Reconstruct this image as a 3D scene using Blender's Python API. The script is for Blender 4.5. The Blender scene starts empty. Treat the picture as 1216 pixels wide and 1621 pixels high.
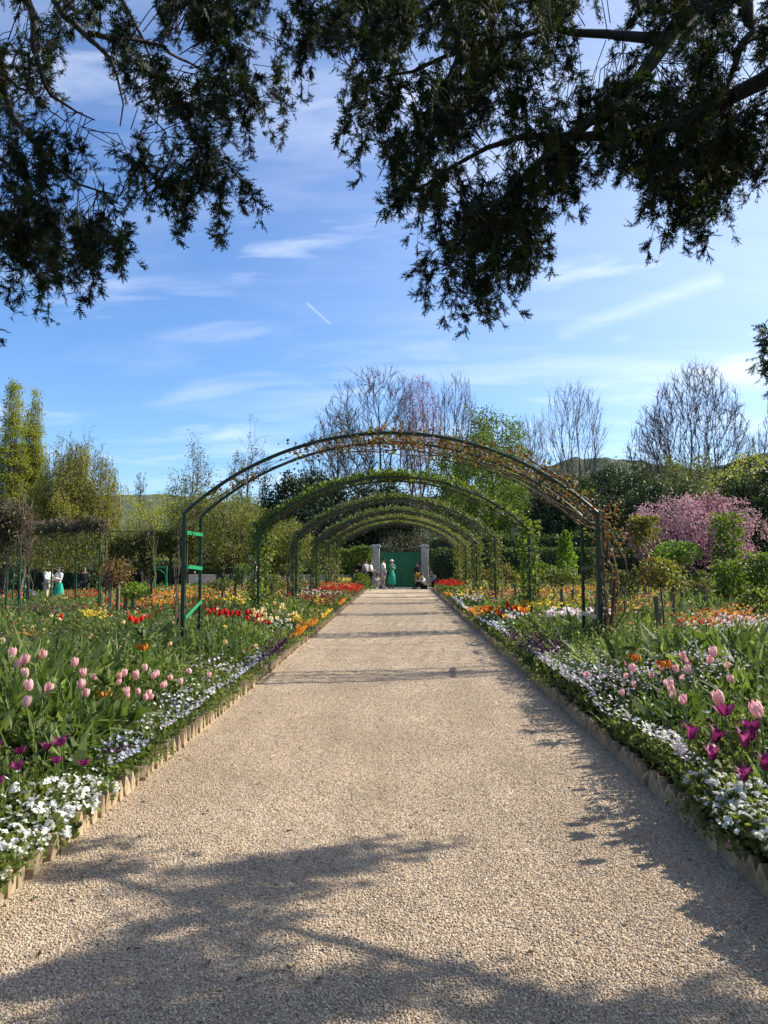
import bpy, math, random
import numpy as np
from mathutils import Vector, Matrix

# ------------------------------------------------------------------ camera, sky, sun, exposure
scene = bpy.context.scene
col = scene.collection
F, PW, PH = 1213.0, 1216.0, 1621.0
CAM = Vector((0.0, 0.0, 1.6))
cd = bpy.data.cameras.new('camera')
cam = bpy.data.objects.new('camera', cd); col.objects.link(cam)
cd.sensor_fit = 'HORIZONTAL'; cd.sensor_width = 36.0; cd.lens = F / PW * 36.0
cd.clip_start = 0.05; cd.clip_end = 6000
cam.location = CAM
cam.rotation_euler = (math.radians(90 + 3.656), 0, math.radians(1.228))
scene.camera = cam
scene.render.resolution_x, scene.render.resolution_y = 768, 1024

SUN = Vector((1.42, 0.46, 1.0)).normalized()          # direction towards the sun
SUN_EL = math.asin(SUN.z); SUN_AZ = math.atan2(SUN.x, SUN.y)
sl = bpy.data.lights.new('sun', 'SUN'); sl.energy = 5.0; sl.angle = math.radians(0.5); sl.color = (1.0, 0.93, 0.80)
so = bpy.data.objects.new('sun', sl); col.objects.link(so)
so.rotation_euler = SUN.to_track_quat('Z', 'Y').to_euler(); so.location = (20, 10, 30)
vs = scene.view_settings
vs.view_transform = 'Standard'; vs.look = 'None'; vs.gamma = 1.0; vs.use_curve_mapping = False
vs.exposure = 0.86

def nd(nt, kind, ins=None, **props):
    n = nt.nodes.new(kind)
    for k, v in props.items(): setattr(n, k, v)
    for k, v in (ins or {}).items():
        s = n.inputs[k]
        if isinstance(v, bpy.types.NodeSocket): nt.links.new(v, s)
        else: s.default_value = v
    return n
def mth(nt, op, a, b=None, c=None, clamp=False):
    ins = {0: a}
    if b is not None: ins[1] = b
    if c is not None: ins[2] = c
    n = nd(nt, 'ShaderNodeMath', ins, operation=op); n.use_clamp = clamp
    return n.outputs[0]
def ramp(nt, fac, stops, interp='LINEAR'):
    n = nd(nt, 'ShaderNodeValToRGB', {0: fac}); r = n.color_ramp; r.interpolation = interp
    while len(r.elements) < len(stops): r.elements.new(0.5)
    for e, (p, c) in zip(r.elements, stops): e.position = p; e.color = (*c, 1) if len(c) == 3 else c
    return n.outputs[0]
def mixc(nt, fac, a, b, mode='MIX'):
    n = nd(nt, 'ShaderNodeMix', {}, data_type='RGBA', blend_type=mode)
    for k, v in ((0, fac), (6, a), (7, b)):
        s = n.inputs[k]
        if isinstance(v, bpy.types.NodeSocket): nt.links.new(v, s)
        else: s.default_value = (*v, 1) if isinstance(v, tuple) and len(v) == 3 else v
    return n.outputs[2]

# ------------------------------------------------------------------ pixel <-> place (design-time helpers)
RM = np.array(cam.rotation_euler.to_matrix())
def ray(px, py):
    return RM @ np.array([(px - PW / 2) / F, (PH / 2 - py) / F, -1.0])
def P(px, py, d):
    r = ray(px, py); t = d / r[1]
    return np.array(CAM) + r * t
def T(px, py, z):
    r = ray(px, py); t = (z - CAM.z) / r[2]
    return np.array(CAM) + r * t
def proj(p):
    q = (np.asarray(p) - np.array(CAM)) @ RM
    z = np.maximum(-q[..., 2], 1e-3)
    return q[..., 0] / z * F + PW / 2, PH / 2 - q[..., 1] / z * F, -q[..., 2]

w = bpy.data.worlds.new('World'); scene.world = w; w.use_nodes = True
nt = w.node_tree; nt.nodes.clear()
sky = nd(nt, 'ShaderNodeTexSky', {}, sky_type='NISHITA', sun_disc=False, sun_elevation=SUN_EL, sun_rotation=SUN_AZ,
         altitude=50, air_density=1.0, dust_density=0.5, ozone_density=2.5)
tc = nd(nt, 'ShaderNodeTexCoord')
sep = nd(nt, 'ShaderNodeSeparateXYZ', {0: tc.outputs['Generated']})
zz = mth(nt, 'ADD', mth(nt, 'MAXIMUM', sep.outputs[2], 0.0), 0.13)
u = mth(nt, 'DIVIDE', sep.outputs[0], zz); v = mth(nt, 'DIVIDE', sep.outputs[1], zz)
uv = nd(nt, 'ShaderNodeCombineXYZ', {0: u, 1: v, 2: 0.0}).outputs[0]
mp = nd(nt, 'ShaderNodeMapping', {0: uv, 'Rotation': (0, 0, math.radians(-24)), 'Scale': (0.7, 2.1, 1)}).outputs[0]
wn = nd(nt, 'ShaderNodeTexNoise', {'Vector': mp, 'Scale': 0.9, 'Detail': 3.0}).outputs['Color']
warp = nd(nt, 'ShaderNodeVectorMath', {0: mp, 1: nd(nt, 'ShaderNodeVectorMath', {0: wn, 'Scale': 1.1}, operation='SCALE').outputs[0]}, operation='ADD').outputs[0]
n1 = nd(nt, 'ShaderNodeTexNoise', {'Vector': warp, 'Scale': 1.5, 'Detail': 9.0, 'Roughness': 0.56}).outputs[0]
n2 = nd(nt, 'ShaderNodeTexNoise', {'Vector': mp, 'Scale': 0.45, 'Detail': 2.0}).outputs[0]
c1 = mth(nt, 'MULTIPLY', mth(nt, 'SUBTRACT', n1, 0.47, clamp=True), mth(nt, 'MULTIPLY_ADD', n2, 4.2, -1.6, clamp=True))
# thin veil, thicker towards the sun's side of the sky
sunward = nd(nt, 'ShaderNodeVectorMath', {0: tc.outputs['Generated'], 1: tuple(SUN)}, operation='DOT_PRODUCT').outputs['Value']
veil = mth(nt, 'MULTIPLY', mth(nt, 'POWER', mth(nt, 'MAXIMUM', sunward, 0.0), 2.6), 0.80)
low = mth(nt, 'SUBTRACT', 1.0, mth(nt, 'MULTIPLY', mth(nt, 'ABSOLUTE', sep.outputs[2]), 2.0), clamp=True)
cl = mth(nt, 'ADD', mth(nt, 'MULTIPLY', c1, 1.25), mth(nt, 'MULTIPLY', veil, mth(nt, 'MULTIPLY_ADD', n1, 1.1, 0.3)), clamp=True)
skyc = mixc(nt, 1.0, sky.outputs[0], (0.77, 0.99, 1.28), 'MULTIPLY')
# long flat wisps and two contrails
el = mth(nt, 'ARCSINE', sep.outputs[2]); az = mth(nt, 'ARCTAN2', sep.outputs[0], sep.outputs[1])
wv = nd(nt, 'ShaderNodeCombineXYZ', {0: mth(nt, 'MULTIPLY', az, 3.2), 1: mth(nt, 'MULTIPLY_ADD', el, 17.0, mth(nt, 'MULTIPLY', az, -1.2)), 2: 0.0}).outputs[0]
n3 = nd(nt, 'ShaderNodeTexNoise', {'Vector': wv, 'Scale': 1.0, 'Detail': 6.0, 'Roughness': .5, 'Distortion': .6}).outputs[0]
cl = mth(nt, 'ADD', cl, mth(nt, 'MULTIPLY', mth(nt, 'SUBTRACT', n3, .565, clamp=True), 2.0), clamp=True)
def trail(cl, p1, p2, width, amt):
    d1, d2 = Vector(ray(*p1)).normalized(), Vector(ray(*p2)).normalized(); n = d1.cross(d2).normalized(); m = (d1 + d2).normalized(); half = d1.angle(d2) / 2
    off = mth(nt, 'ABSOLUTE', nd(nt, 'ShaderNodeVectorMath', {0: tc.outputs['Generated'], 1: tuple(n)}, operation='DOT_PRODUCT').outputs['Value'])
    al = nd(nt, 'ShaderNodeVectorMath', {0: tc.outputs['Generated'], 1: tuple(m)}, operation='DOT_PRODUCT').outputs['Value']
    a = mth(nt, 'SUBTRACT', 1.0, mth(nt, 'DIVIDE', off, width), clamp=True)
    b_ = mth(nt, 'MULTIPLY', mth(nt, 'SUBTRACT', al, math.cos(half), clamp=True), 6.0 / (1 - math.cos(half)), clamp=True)
    return mth(nt, 'ADD', cl, mth(nt, 'MULTIPLY', mth(nt, 'MULTIPLY', a, b_), mth(nt, 'MULTIPLY', n1, amt)), clamp=True)
cl = trail(cl, (484, 478), (524, 514), .0022, .36)
cl = trail(cl, (880, 532), (1150, 436), .013, .30)
skyc = mixc(nt, cl, skyc, (8.3, 8.6, 9.2))
bg = nd(nt, 'ShaderNodeBackground', {0: skyc, 1: 0.094})
nd(nt, 'ShaderNodeOutputWorld', {0: bg.outputs[0]})

rng = np.random.default_rng(11)
R = random.Random(5)
def gz(x, y):
    """height of the ground beyond the path: falls away gently to the west of the garden"""
    return -0.055 * np.clip(-np.asarray(x) - 9.0, 0, 12)

# ------------------------------------------------------------------ objects
def link(o, parent=None):
    col.objects.link(o)
    if parent is not None: o.parent = parent
    return o
def tag(o, label=None, cat=None, group=None, kind=None):
    if label: o['label'] = label
    if cat: o['category'] = cat
    if group: o['group'] = group
    if kind: o['kind'] = kind
    return o
def thing(name, label, cat, loc=(0, 0, 0), rz=0.0, group=None):
    o = bpy.data.objects.new(name, None); link(o)
    o.location = [float(c) for c in loc]; o.rotation_euler = (0, 0, rz); o.empty_display_size = 0.1
    return tag(o, label, cat, group)
def copy_of(o, parent=None):
    c = o.copy(); col.objects.link(c)
    if parent is not None: c.parent = parent
    return c
def dup(root, loc, rz=0.0, scale=1.0, label=None, group=None):
    r = copy_of(root); r.location = [float(c) for c in loc]; r.rotation_euler = (0, 0, rz); r.scale = (scale,) * 3
    if label: r['label'] = label
    if group: r['group'] = group
    for ch in list(root.children):
        c = copy_of(ch, r)
        for g in list(ch.children): copy_of(g, c)
    return r

class Soup:
    """collects triangles and builds ONE mesh"""
    def __init__(s): s.v, s.f, s.m, s.a, s.sm, s.n = [], [], [], [], [], 0
    def raw(s, V, Fc, var=0.5, mat=0, smooth=False):
        V = np.asarray(V, float).reshape(-1, 3); Fc = np.asarray(Fc, int).reshape(-1, 3)
        s.v.append(V); s.f.append(Fc + s.n); s.n += len(V)
        s.m.append(np.full(len(Fc), mat)); s.sm.append(np.full(len(Fc), smooth))
        s.a.append(np.broadcast_to(np.asarray(var, float), (len(V),)).copy())
        return s
    def inst(s, tpl, M, pos, var, mat=0, smooth=False):
        tv, tf = tpl; k = len(pos)
        if k == 0: return s
        V = np.einsum('kij,nj->kni', M, tv) + np.asarray(pos)[:, None, :]
        Fc = tf[None] + (np.arange(k) * len(tv))[:, None, None]
        va = np.repeat(np.broadcast_to(np.asarray(var, float), (k,)), len(tv))
        return s.raw(V.reshape(-1, 3), Fc.reshape(-1, 3), va, mat, smooth)
    def build(s, name, mats, parent=None, origin=None):
        me = bpy.data.meshes.new(name)
        V = np.concatenate(s.v); Fc = np.concatenate(s.f)
        if origin is not None: V = V - np.asarray(origin)
        me.vertices.add(len(V)); me.vertices.foreach_set('co', V.astype(np.float32).ravel())
        me.loops.add(Fc.size); me.loops.foreach_set('vertex_index', Fc.astype(np.int32).ravel())
        me.polygons.add(len(Fc)); me.polygons.foreach_set('loop_start', (np.arange(len(Fc)) * 3).astype(np.int32))
        me.polygons.foreach_set('material_index', np.concatenate(s.m).astype(np.int32))
        me.polygons.foreach_set('use_smooth', np.concatenate(s.sm).astype(bool))
        at = me.attributes.new('var', 'FLOAT', 'POINT'); at.data.foreach_set('value', np.concatenate(s.a).astype(np.float32))
        for m in (mats if isinstance(mats, (list, tuple)) else [mats]): me.materials.append(m)
        me.update(calc_edges=True)
        o = bpy.data.objects.new(name, me)
        if origin is not None: o.location = [float(c) for c in origin]
        return link(o, parent)

def norm(a): return a / np.maximum(np.linalg.norm(a, axis=-1, keepdims=True), 1e-9)
def rdirs(k, up=0.0, g=rng):
    d = g.normal(size=(k, 3)); d = norm(d); d[:, 2] += up; return norm(d)
def frames(dirs, scale, roll=None, g=rng, face=None):
    """matrices whose Y axis runs along dirs; the leaf's face (Z) is random or leans towards `face`"""
    k = len(dirs); y = norm(np.asarray(dirs, float))
    r = g.normal(size=(k, 3)) if face is None else np.asarray(face) + 0.55 * g.normal(size=(k, 3))
    x = norm(np.cross(y, r)); z = np.cross(x, y)
    M = np.stack([x, y, z], axis=-1)
    sc = np.asarray(scale, float)
    if sc.ndim == 0: sc = np.full((k, 3), sc)
    elif sc.ndim == 1: sc = np.repeat(sc[:, None], 3, 1)
    return M * sc[:, None, :]
def upright(k, tilt, scale, g=rng):
    """matrices whose Z axis points up with a random lean and turn"""
    z = norm(np.stack([g.normal(size=k) * tilt, g.normal(size=k) * tilt, np.ones(k)], -1))
    a = g.uniform(0, 2 * np.pi, k); x = np.stack([np.cos(a), np.sin(a), np.zeros(k)], -1)
    yv = norm(np.cross(z, x)); x = np.cross(yv, z)
    M = np.stack([x, yv, z], -1); sc = np.asarray(scale, float)
    if sc.ndim == 0: sc = np.full((k, 3), sc)
    elif sc.ndim == 1: sc = np.repeat(sc[:, None], 3, 1)
    return M * sc[:, None, :]

def tubes(s, pts, rad, sides=4, var=0.5, mat=0, cap=False):
    """k tubes of n points each"""
    pts = np.asarray(pts, float); rad = np.asarray(rad, float)
    if pts.ndim == 2: pts = pts[None]; rad = rad[None] if rad.ndim == 1 else np.full((1, pts.shape[1]), rad)
    k, n, _ = pts.shape
    t = norm(np.gradient(pts, axis=1))
    ref = np.where(np.abs(t[..., 2:3]) > 0.9, np.array([1.0, 0.13, 0]), np.array([0.07, 0.11, 1.0]))
    ref = np.broadcast_to(ref[:, :1], t.shape)
    x = norm(np.cross(t, ref)); y = np.cross(t, x)
    a = np.arange(sides) * 2 * np.pi / sides
    V = pts[:, :, None, :] + rad[:, :, None, None] * (np.cos(a)[None, None, :, None] * x[:, :, None, :] + np.sin(a)[None, None, :, None] * y[:, :, None, :])
    i, j = np.meshgrid(np.arange(n - 1), np.arange(sides), indexing='ij'); j2 = (j + 1) % sides
    q = np.stack([i * sides + j, i * sides + j2, (i + 1) * sides + j2, (i + 1) * sides + j], -1).reshape(-1, 4)
    tf = np.concatenate([q[:, [0, 1, 2]], q[:, [0, 2, 3]]])
    if cap:
        e = [[0, m + 1, m] for m in range(1, sides - 1)]; b = (n - 1) * sides
        e += [[b, b + m, b + m + 1] for m in range(1, sides - 1)]
        tf = np.concatenate([tf, np.array(e)])
    Fc = tf[None] + (np.arange(k) * n * sides)[:, None, None]
    va = np.repeat(np.broadcast_to(np.asarray(var, float), (k,)), n * sides)
    return s.raw(V.reshape(-1, 3), Fc.reshape(-1, 3), va, mat, not cap)
BOXV = np.array([[x, y, z] for x in (-.5, .5) for y in (-.5, .5) for z in (0, 1)], float)
BOXF = np.array([[0, 1, 3], [0, 3, 2], [4, 6, 7], [4, 7, 5], [0, 4, 5], [0, 5, 1], [2, 3, 7], [2, 7, 6], [0, 2, 6], [0, 6, 4], [1, 5, 7], [1, 7, 3]])
def box(s, c, size, rz=0.0, var=0.5, mat=0):
    """box standing on c"""
    V = BOXV * np.array(size); ca, sa = math.cos(rz), math.sin(rz)
    V = V @ np.array([[ca, sa, 0], [-sa, ca, 0], [0, 0, 1]]) + np.array(c)
    return s.raw(V, BOXF, var, mat)
def bar(s, a, b, wd, th, var=0.5, mat=0):
    """rectangular bar from a to b"""
    a = np.array(a, float); b = np.array(b, float); t = norm(b - a)
    up = np.array([0, 0, 1.0]) if abs(t[2]) < .9 else np.array([1.0, 0, 0])
    x = norm(np.cross(t, up)); y = np.cross(x, t)
    V = []
    for p in (a, b):
        for sx, sy in ((-1, -1), (1, -1), (1, 1), (-1, 1)): V.append(p + x * sx * wd / 2 + y * sy * th / 2)
    Fc = [[0, 1, 2], [0, 2, 3], [4, 6, 5], [4, 7, 6]]
    for i in range(4):
        j = (i + 1) % 4; Fc += [[i, i + 4, j + 4], [i, j + 4, j]]
    return s.raw(V, Fc, var, mat)
def lathe(s, c, prof, n=12, var=0.5, mat=0, sx=1.0, sy=1.0):
    V = []
    for r, z in prof:
        for i in range(n):
            a = 2 * math.pi * i / n; V.append((c[0] + r * sx * math.cos(a), c[1] + r * sy * math.sin(a), c[2] + z))
    Fc = []
    for k in range(len(prof) - 1):
        for i in range(n):
            j = (i + 1) % n; a, b, d, e = k * n + i, k * n + j, (k + 1) * n + j, (k + 1) * n + i
            Fc += [[a, b, d], [a, d, e]]
    return s.raw(V, Fc, var, mat, True)
def ellipsoid(s, c, r, n=10, var=0.5, mat=0):
    prof = [(max(math.sin(math.pi * k / n), 0.001), -math.cos(math.pi * k / n)) for k in range(n + 1)]
    V = []
    for rr, z in prof:
        for i in range(n):
            a = 2 * math.pi * i / n; V.append((c[0] + r[0] * rr * math.cos(a), c[1] + r[1] * rr * math.sin(a), c[2] + r[2] * z))
    Fc = []
    for k in range(n):
        for i in range(n):
            j = (i + 1) % n; Fc += [[k * n + i, k * n + j, (k + 1) * n + j], [k * n + i, (k + 1) * n + j, (k + 1) * n + i]]
    return s.raw(V, Fc, var, mat, True)

# leaf and petal templates: length 1 along +Y, face +Z
LEAF = (np.array([[0, 0, 0], [.28, .5, .06], [0, 1, 0], [-.28, .5, .06]], float), np.array([[0, 1, 2], [0, 2, 3]]))
WLEAF = (np.array([[0, 0, 0], [.42, .45, .08], [.2, .85, .02], [0, 1, -.05], [-.2, .85, .02], [-.42, .45, .08]], float), np.array([[0, 1, 2], [0, 2, 3], [0, 3, 4], [0, 4, 5]]))
TRI = (np.array([[-.32, 0, 0], [.32, 0.1, 0], [0, 1, .1]], float), np.array([[0, 1, 2]]))
def blade_tpl(bend=.35, wd=.07, n=4):
    V, Fc = [], []
    for i in range(n + 1):
        t = i / n; ww = wd * (math.sin(math.pi * min(1, .12 + .88 * t)) ** .7 if i < n else 0.0) + 0.004
        V += [(-ww, t * math.cos(bend * t), bend * t * t + ww * .35), (ww, t * math.cos(bend * t), bend * t * t + ww * .35)]
    for i in range(n): a = 2 * i; Fc += [[a, a + 1, a + 3], [a, a + 3, a + 2]]
    return np.array(V), np.array(Fc)
BLADE = blade_tpl(); BLADE2 = blade_tpl(.8, .09, 4); GRASS = blade_tpl(.5, .03, 3)
def disc_tpl(n=5, cup=.25):
    V = [(0, 0, 0)]; Fc = []
    for i in range(n):
        for da, r in ((-.5, .62), (0, 1.0)):
            a = 2 * math.pi * (i + da) / n; V.append((r * math.cos(a), r * math.sin(a), cup * r))
    m = 2 * n
    for i in range(m): Fc.append([0, 1 + i, 1 + (i + 1) % m])
    return np.array(V, float), np.array(Fc)
FLORET = disc_tpl(5, .3)
SQ = (np.array([[-1, -1, 0], [1, -1, .3], [1, 1, 0], [-1, 1, .3]], float), np.array([[0, 1, 2], [0, 2, 3]]))
def cup_tpl(n=6, open_=.0):
    prof = [(.18, 0), (.48, .22), (.5 + open_ * .3, .6), (.34 + open_ * .75, 1.0)]
    V, Fc = [], []
    for k, (r, z) in enumerate(prof):
        for i in range(n):
            a = 2 * math.pi * i / n; zz = z + (.12 if (k == 3 and i % 2) else -.05 if k == 3 else 0)
            V.append((r * math.cos(a), r * math.sin(a), zz))
    for k in range(3):
        for i in range(n):
            j = (i + 1) % n; Fc += [[k * n + i, k * n + j, (k + 1) * n + j], [k * n + i, (k + 1) * n + j, (k + 1) * n + i]]
    return np.array(V, float), np.array(Fc)
CUP = cup_tpl(6, 0.1); CUPO = cup_tpl(6, .5)

# ------------------------------------------------------------------ materials
def newmat(name):
    m = bpy.data.materials.new(name); m.use_nodes = True; m.node_tree.nodes.clear(); return m, m.node_tree
def leafmat(name, stops, trans=.35, rough=.5, spec=.35, tcol=None, boost=1.6):
    """stops over the per-leaf `var` value; part of the light passes through the leaf"""
    m, nt = newmat(name)
    at = nd(nt, 'ShaderNodeAttribute', {}, attribute_name='var')
    tcn = nd(nt, 'ShaderNodeTexCoord')
    nz = nd(nt, 'ShaderNodeTexNoise', {'Vector': tcn.outputs['Object'], 'Scale': 2.3, 'Detail': 2.0}).outputs[0]
    f = mth(nt, 'ADD', at.outputs['Fac'], mth(nt, 'MULTIPLY_ADD', nz, .5, -.25), clamp=True)
    k = len(stops); c = ramp(nt, f, [(i / max(1, k - 1), s) for i, s in enumerate(stops)])
    b = nd(nt, 'ShaderNodeBsdfPrincipled', {'Base Color': c, 'Roughness': rough, 'Specular IOR Level': spec})
    tcl = mixc(nt, 1.0, c, tcol or (boost, boost * 1.05, boost * .55), 'MULTIPLY')
    tr = nd(nt, 'ShaderNodeBsdfTranslucent', {0: tcl})
    mx = nd(nt, 'ShaderNodeMixShader', {0: trans, 1: b.outputs[0], 2: tr.outputs[0]})
    nd(nt, 'ShaderNodeOutputMaterial', {0: mx.outputs[0]})
    return m
def petal(name, stops, trans=.4, boost=1.15):
    return leafmat(name, stops, trans, .55, .25, (boost, boost, boost))
def plain(name, c, c2=None, rough=.6, spec=.4, scale=8.0, bump=0.0, metal=0.0, detail=5.0, stretch=(1, 1, 1)):
    m, nt = newmat(name)
    tcn = nd(nt, 'ShaderNodeTexCoord')
    mp = nd(nt, 'ShaderNodeMapping', {0: tcn.outputs['Object'], 'Scale': stretch}).outputs[0]
    nz = nd(nt, 'ShaderNodeTexNoise', {'Vector': mp, 'Scale': scale, 'Detail': detail, 'Roughness': .6}).outputs[0]
    cc = ramp(nt, nz, [(.3, c), (.7, c2 or tuple(x * .75 for x in c))])
    ins = {'Base Color': cc, 'Roughness': rough, 'Specular IOR Level': spec, 'Metallic': metal}
    if bump: ins['Normal'] = nd(nt, 'ShaderNodeBump', {'Height': nz, 'Strength': bump, 'Distance': .02}).outputs[0]
    b = nd(nt, 'ShaderNodeBsdfPrincipled', ins)
    nd(nt, 'ShaderNodeOutputMaterial', {0: b.outputs[0]})
    return m
M = {}
M['yew'] = leafmat('yew_needles', [(.007, .013, .005), (.015, .027, .009), (.028, .042, .012), (.07, .075, .016)], .24, .6, .15)  # last stop: yellowish shoots, brightened to stand in for sunlit bits
M['yew2'] = leafmat('dark_conifer', [(.012, .022, .013), (.022, .04, .018), (.035, .055, .022)], .12, .6, .2)
M['bark'] = plain('bark', (.075, .06, .048), (.03, .025, .02), .9, .2, 9, .6, stretch=(3, 3, .6))
M['bark_grey'] = plain('grey_bark', (.115, .092, .072), (.055, .044, .035), .9, .2, 7, .4, stretch=(3, 3, .6))
M['bark_red'] = plain('reddish_bark', (.12, .075, .07), (.07, .045, .042), .9, .2, 7, .3)
M['cane'] = plain('rose_cane', (.13, .105, .075), (.065, .05, .03), .8, .3, 9, .3)
M['green_leaf'] = leafmat('spring_leaf', [(.042, .075, .010), (.08, .125, .015), (.135, .17, .022)], .4)
M['apple_leaf'] = leafmat('apple_leaf', [(.08, .10, .02), (.13, .14, .03), (.18, .175, .05)], .42)
M['lime_leaf'] = leafmat('bright_leaf', [(.07, .13, .015), (.12, .20, .02), (.17, .24, .035)], .45)
M['olive_leaf'] = leafmat('olive_leaf', [(.05, .07, .018), (.085, .10, .025), (.12, .13, .035)], .4)
M['yellow_leaf'] = leafmat('yellow_green_leaf', [(.15, .17, .02), (.22, .235, .03), (.29, .28, .05)], .5)
M['willow_leaf'] = leafmat('willow_leaf', [(.14, .145, .02), (.21, .20, .035), (.28, .25, .06)], .5)
M['hedge_leaf'] = leafmat('hedge_leaf', [(.02, .04, .01), (.04, .075, .015), (.075, .12, .02)], .3)
M['dark_leaf'] = leafmat('dark_leaf', [(.014, .026, .010), (.028, .048, .015), (.045, .066, .02)], .25)
M['red_leaf'] = leafmat('young_red_leaf', [(.085, .032, .016), (.14, .055, .022), (.14, .09, .03), (.11, .12, .03)], .38)
M['bronze_leaf'] = leafmat('bronze_leaf', [(.10, .05, .015), (.13, .09, .02), (.13, .14, .028), (.18, .18, .04)], .42)
M['brown_vine'] = leafmat('dry_vine', [(.06, .045, .028), (.10, .08, .05), (.13, .11, .06), (.085, .10, .03)], .25)
M['cherry'] = petal('cherry_blossom', [(.24, .10, .13), (.37, .185, .22), (.50, .30, .34), (.14, .085, .06)])
M['pink_bud'] = petal('pink_bud', [(.22, .05, .07), (.32, .10, .12), (.20, .09, .06)])
M['bed_leaf'] = leafmat('bed_leaf', [(.042, .070, .016), (.08, .122, .028), (.13, .175, .05), (.23, .26, .11)], .38, .58, .28)
M['blue_leaf'] = leafmat('bluish_leaf', [(.05, .08, .032), (.09, .13, .055), (.15, .19, .10)], .34, .58, .28)
M['herb_leaf'] = leafmat('herb_leaf', [(.046, .074, .014), (.092, .128, .026), (.155, .18, .045), (.22, .22, .08)], .40, .56, .3)
M['maroon_leaf'] = leafmat('maroon_leaf', [(.05, .018, .02), (.10, .035, .045), (.16, .075, .085), (.05, .05, .02)], .3)
M['stem'] = leafmat('flower_stem', [(.05, .10, .025), (.08, .14, .035)], .15)
M['p_white'] = petal('white_petal', [(.72, .72, .66), (.82, .82, .78)], .3, 1.0)
M['p_pink'] = petal('pink_petal', [(.70, .34, .37), (.79, .48, .48), (.82, .62, .59)])
M['p_purple'] = petal('purple_petal', [(.13, .012, .07), (.22, .022, .11), (.36, .07, .20)])
M['p_red'] = petal('red_petal', [(.42, .012, .014), (.60, .025, .015), (.62, .06, .02)])
M['p_dred'] = petal('crimson_petal', [(.15, .008, .022), (.26, .015, .04), (.36, .03, .06)])
M['p_orange'] = petal('orange_petal', [(.62, .16, .015), (.70, .26, .02), (.72, .38, .04)])
M['p_flame'] = petal('flame_petal', [(.60, .07, .012), (.70, .30, .02), (.74, .50, .04)])
M['p_yellow'] = petal('yellow_petal', [(.66, .40, .015), (.72, .52, .03), (.76, .62, .10)])
M['p_cream'] = petal('cream_petal', [(.74, .50, .22), (.78, .62, .32), (.76, .68, .42)])
M['p_lilac'] = petal('lilac_petal', [(.50, .43, .52), (.64, .58, .64), (.76, .72, .75)])
M['p_blush'] = petal('blush_petal', [(.70, .58, .60), (.76, .66, .68), (.78, .74, .72)])
M['p_blue'] = petal('pale_blue_petal', [(.30, .33, .46), (.46, .49, .60), (.68, .70, .74)])
M['p_black'] = petal('dark_violet_petal', [(.022, .010, .028), (.05, .016, .05), (.10, .03, .09)])
M['p_mix'] = petal('mixed_warm_petal', [(.62, .16, .03), (.70, .36, .08), (.74, .50, .30), (.55, .05, .06), (.74, .58, .08)])
M['green_mid'] = plain('mid_green_paint', (.007, .080, .038), (.006, .055, .026), .5, .4, 20)
M['green_metal'] = plain('dark_green_paint', (.004, .034, .017), (.003, .026, .013), .32, .5, 30, .0)
M['green_bright'] = plain('bright_and_sunlit_green', (.010, .25, .095), (.008, .19, .075), .35, .5, 20)
M['gate_green'] = plain('gate_green_paint', (.003, .15, .052), (.003, .12, .042), .45, .5, 6)
M['stone'] = plain('gate_stone', (.56, .53, .47), (.36, .34, .30), .9, .2, 5, .4)
m, nt = newmat('edging_clay')
oi = nd(nt, 'ShaderNodeObjectInfo'); tcn = nd(nt, 'ShaderNodeTexCoord')
nz = nd(nt, 'ShaderNodeTexNoise', {'Vector': tcn.outputs['Object'], 'Scale': 16.0, 'Detail': 6.0}).outputs[0]
cc = mixc(nt, 1.0, ramp(nt, nz, [(.3, (.22, .165, .11)), (.5, (.33, .255, .17)), (.72, (.42, .34, .24))]), ramp(nt, oi.outputs['Random'], [(0, (.72, .70, .66)), (.5, (1, .97, .92)), (.85, (1.08, 1.06, 1.0)), (1, (.8, .86, .7))]), 'MULTIPLY')
b = nd(nt, 'ShaderNodeBsdfPrincipled', {'Base Color': cc, 'Roughness': .9, 'Specular IOR Level': .15, 'Normal': nd(nt, 'ShaderNodeBump', {'Height': nz, 'Strength': .5, 'Distance': .012}).outputs[0]})
nd(nt, 'ShaderNodeOutputMaterial', {0: b.outputs[0]}); M['tile'] = m
M['soil'] = plain('bed_soil', (.055, .038, .026), (.022, .016, .011), .95, .1, 9, .8)
M['wood'] = plain('weathered_stake', (.20, .16, .11), (.09, .07, .05), .85, .2, 12, .5, stretch=(4, 4, .4))
M['wood_pale'] = plain('pale_split_wood', (.36, .30, .20), (.22, .18, .115), .85, .2, 12, .4, stretch=(4, 4, .4))
M['strap'] = plain('pale_strap', (.46, .43, .36), (.36, .33, .28), .8, .2, 10)

# ------------------------------------------------------------------ ground, path, hills
PL, PR, PEND = -1.86, 1.73, 43.0         # path edges and its far end
def sheet(name, xs, ys, zf, mats, kind='structure', label=None):
    X, Y = np.meshgrid(xs, ys); Z = zf(X, Y)
    V = np.stack([X, Y, Z], -1).reshape(-1, 3); nx, ny = len(xs), len(ys)
    i, j = np.meshgrid(np.arange(ny - 1), np.arange(nx - 1), indexing='ij')
    a = i * nx + j; Fc = np.concatenate([np.stack([a, a + 1, a + nx + 1], -1).reshape(-1, 3), np.stack([a, a + nx + 1, a + nx], -1).reshape(-1, 3)])
    s = Soup(); s.raw(V, Fc, .5, 0, True); o = s.build(name, mats)
    return tag(o, label, None, None, kind)
def vnoise(x, y, f, seed=0):
    """cheap smooth noise in [-1, 1]"""
    g = np.random.default_rng(seed); o = 0
    for _ in range(7):
        a = g.uniform(0, 2 * np.pi); k = f * g.uniform(.5, 1.7); p = g.uniform(0, 6.28)
        o = o + np.sin(k * (x * math.cos(a) + y * math.sin(a)) + p)
    return o / 3.2

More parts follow.
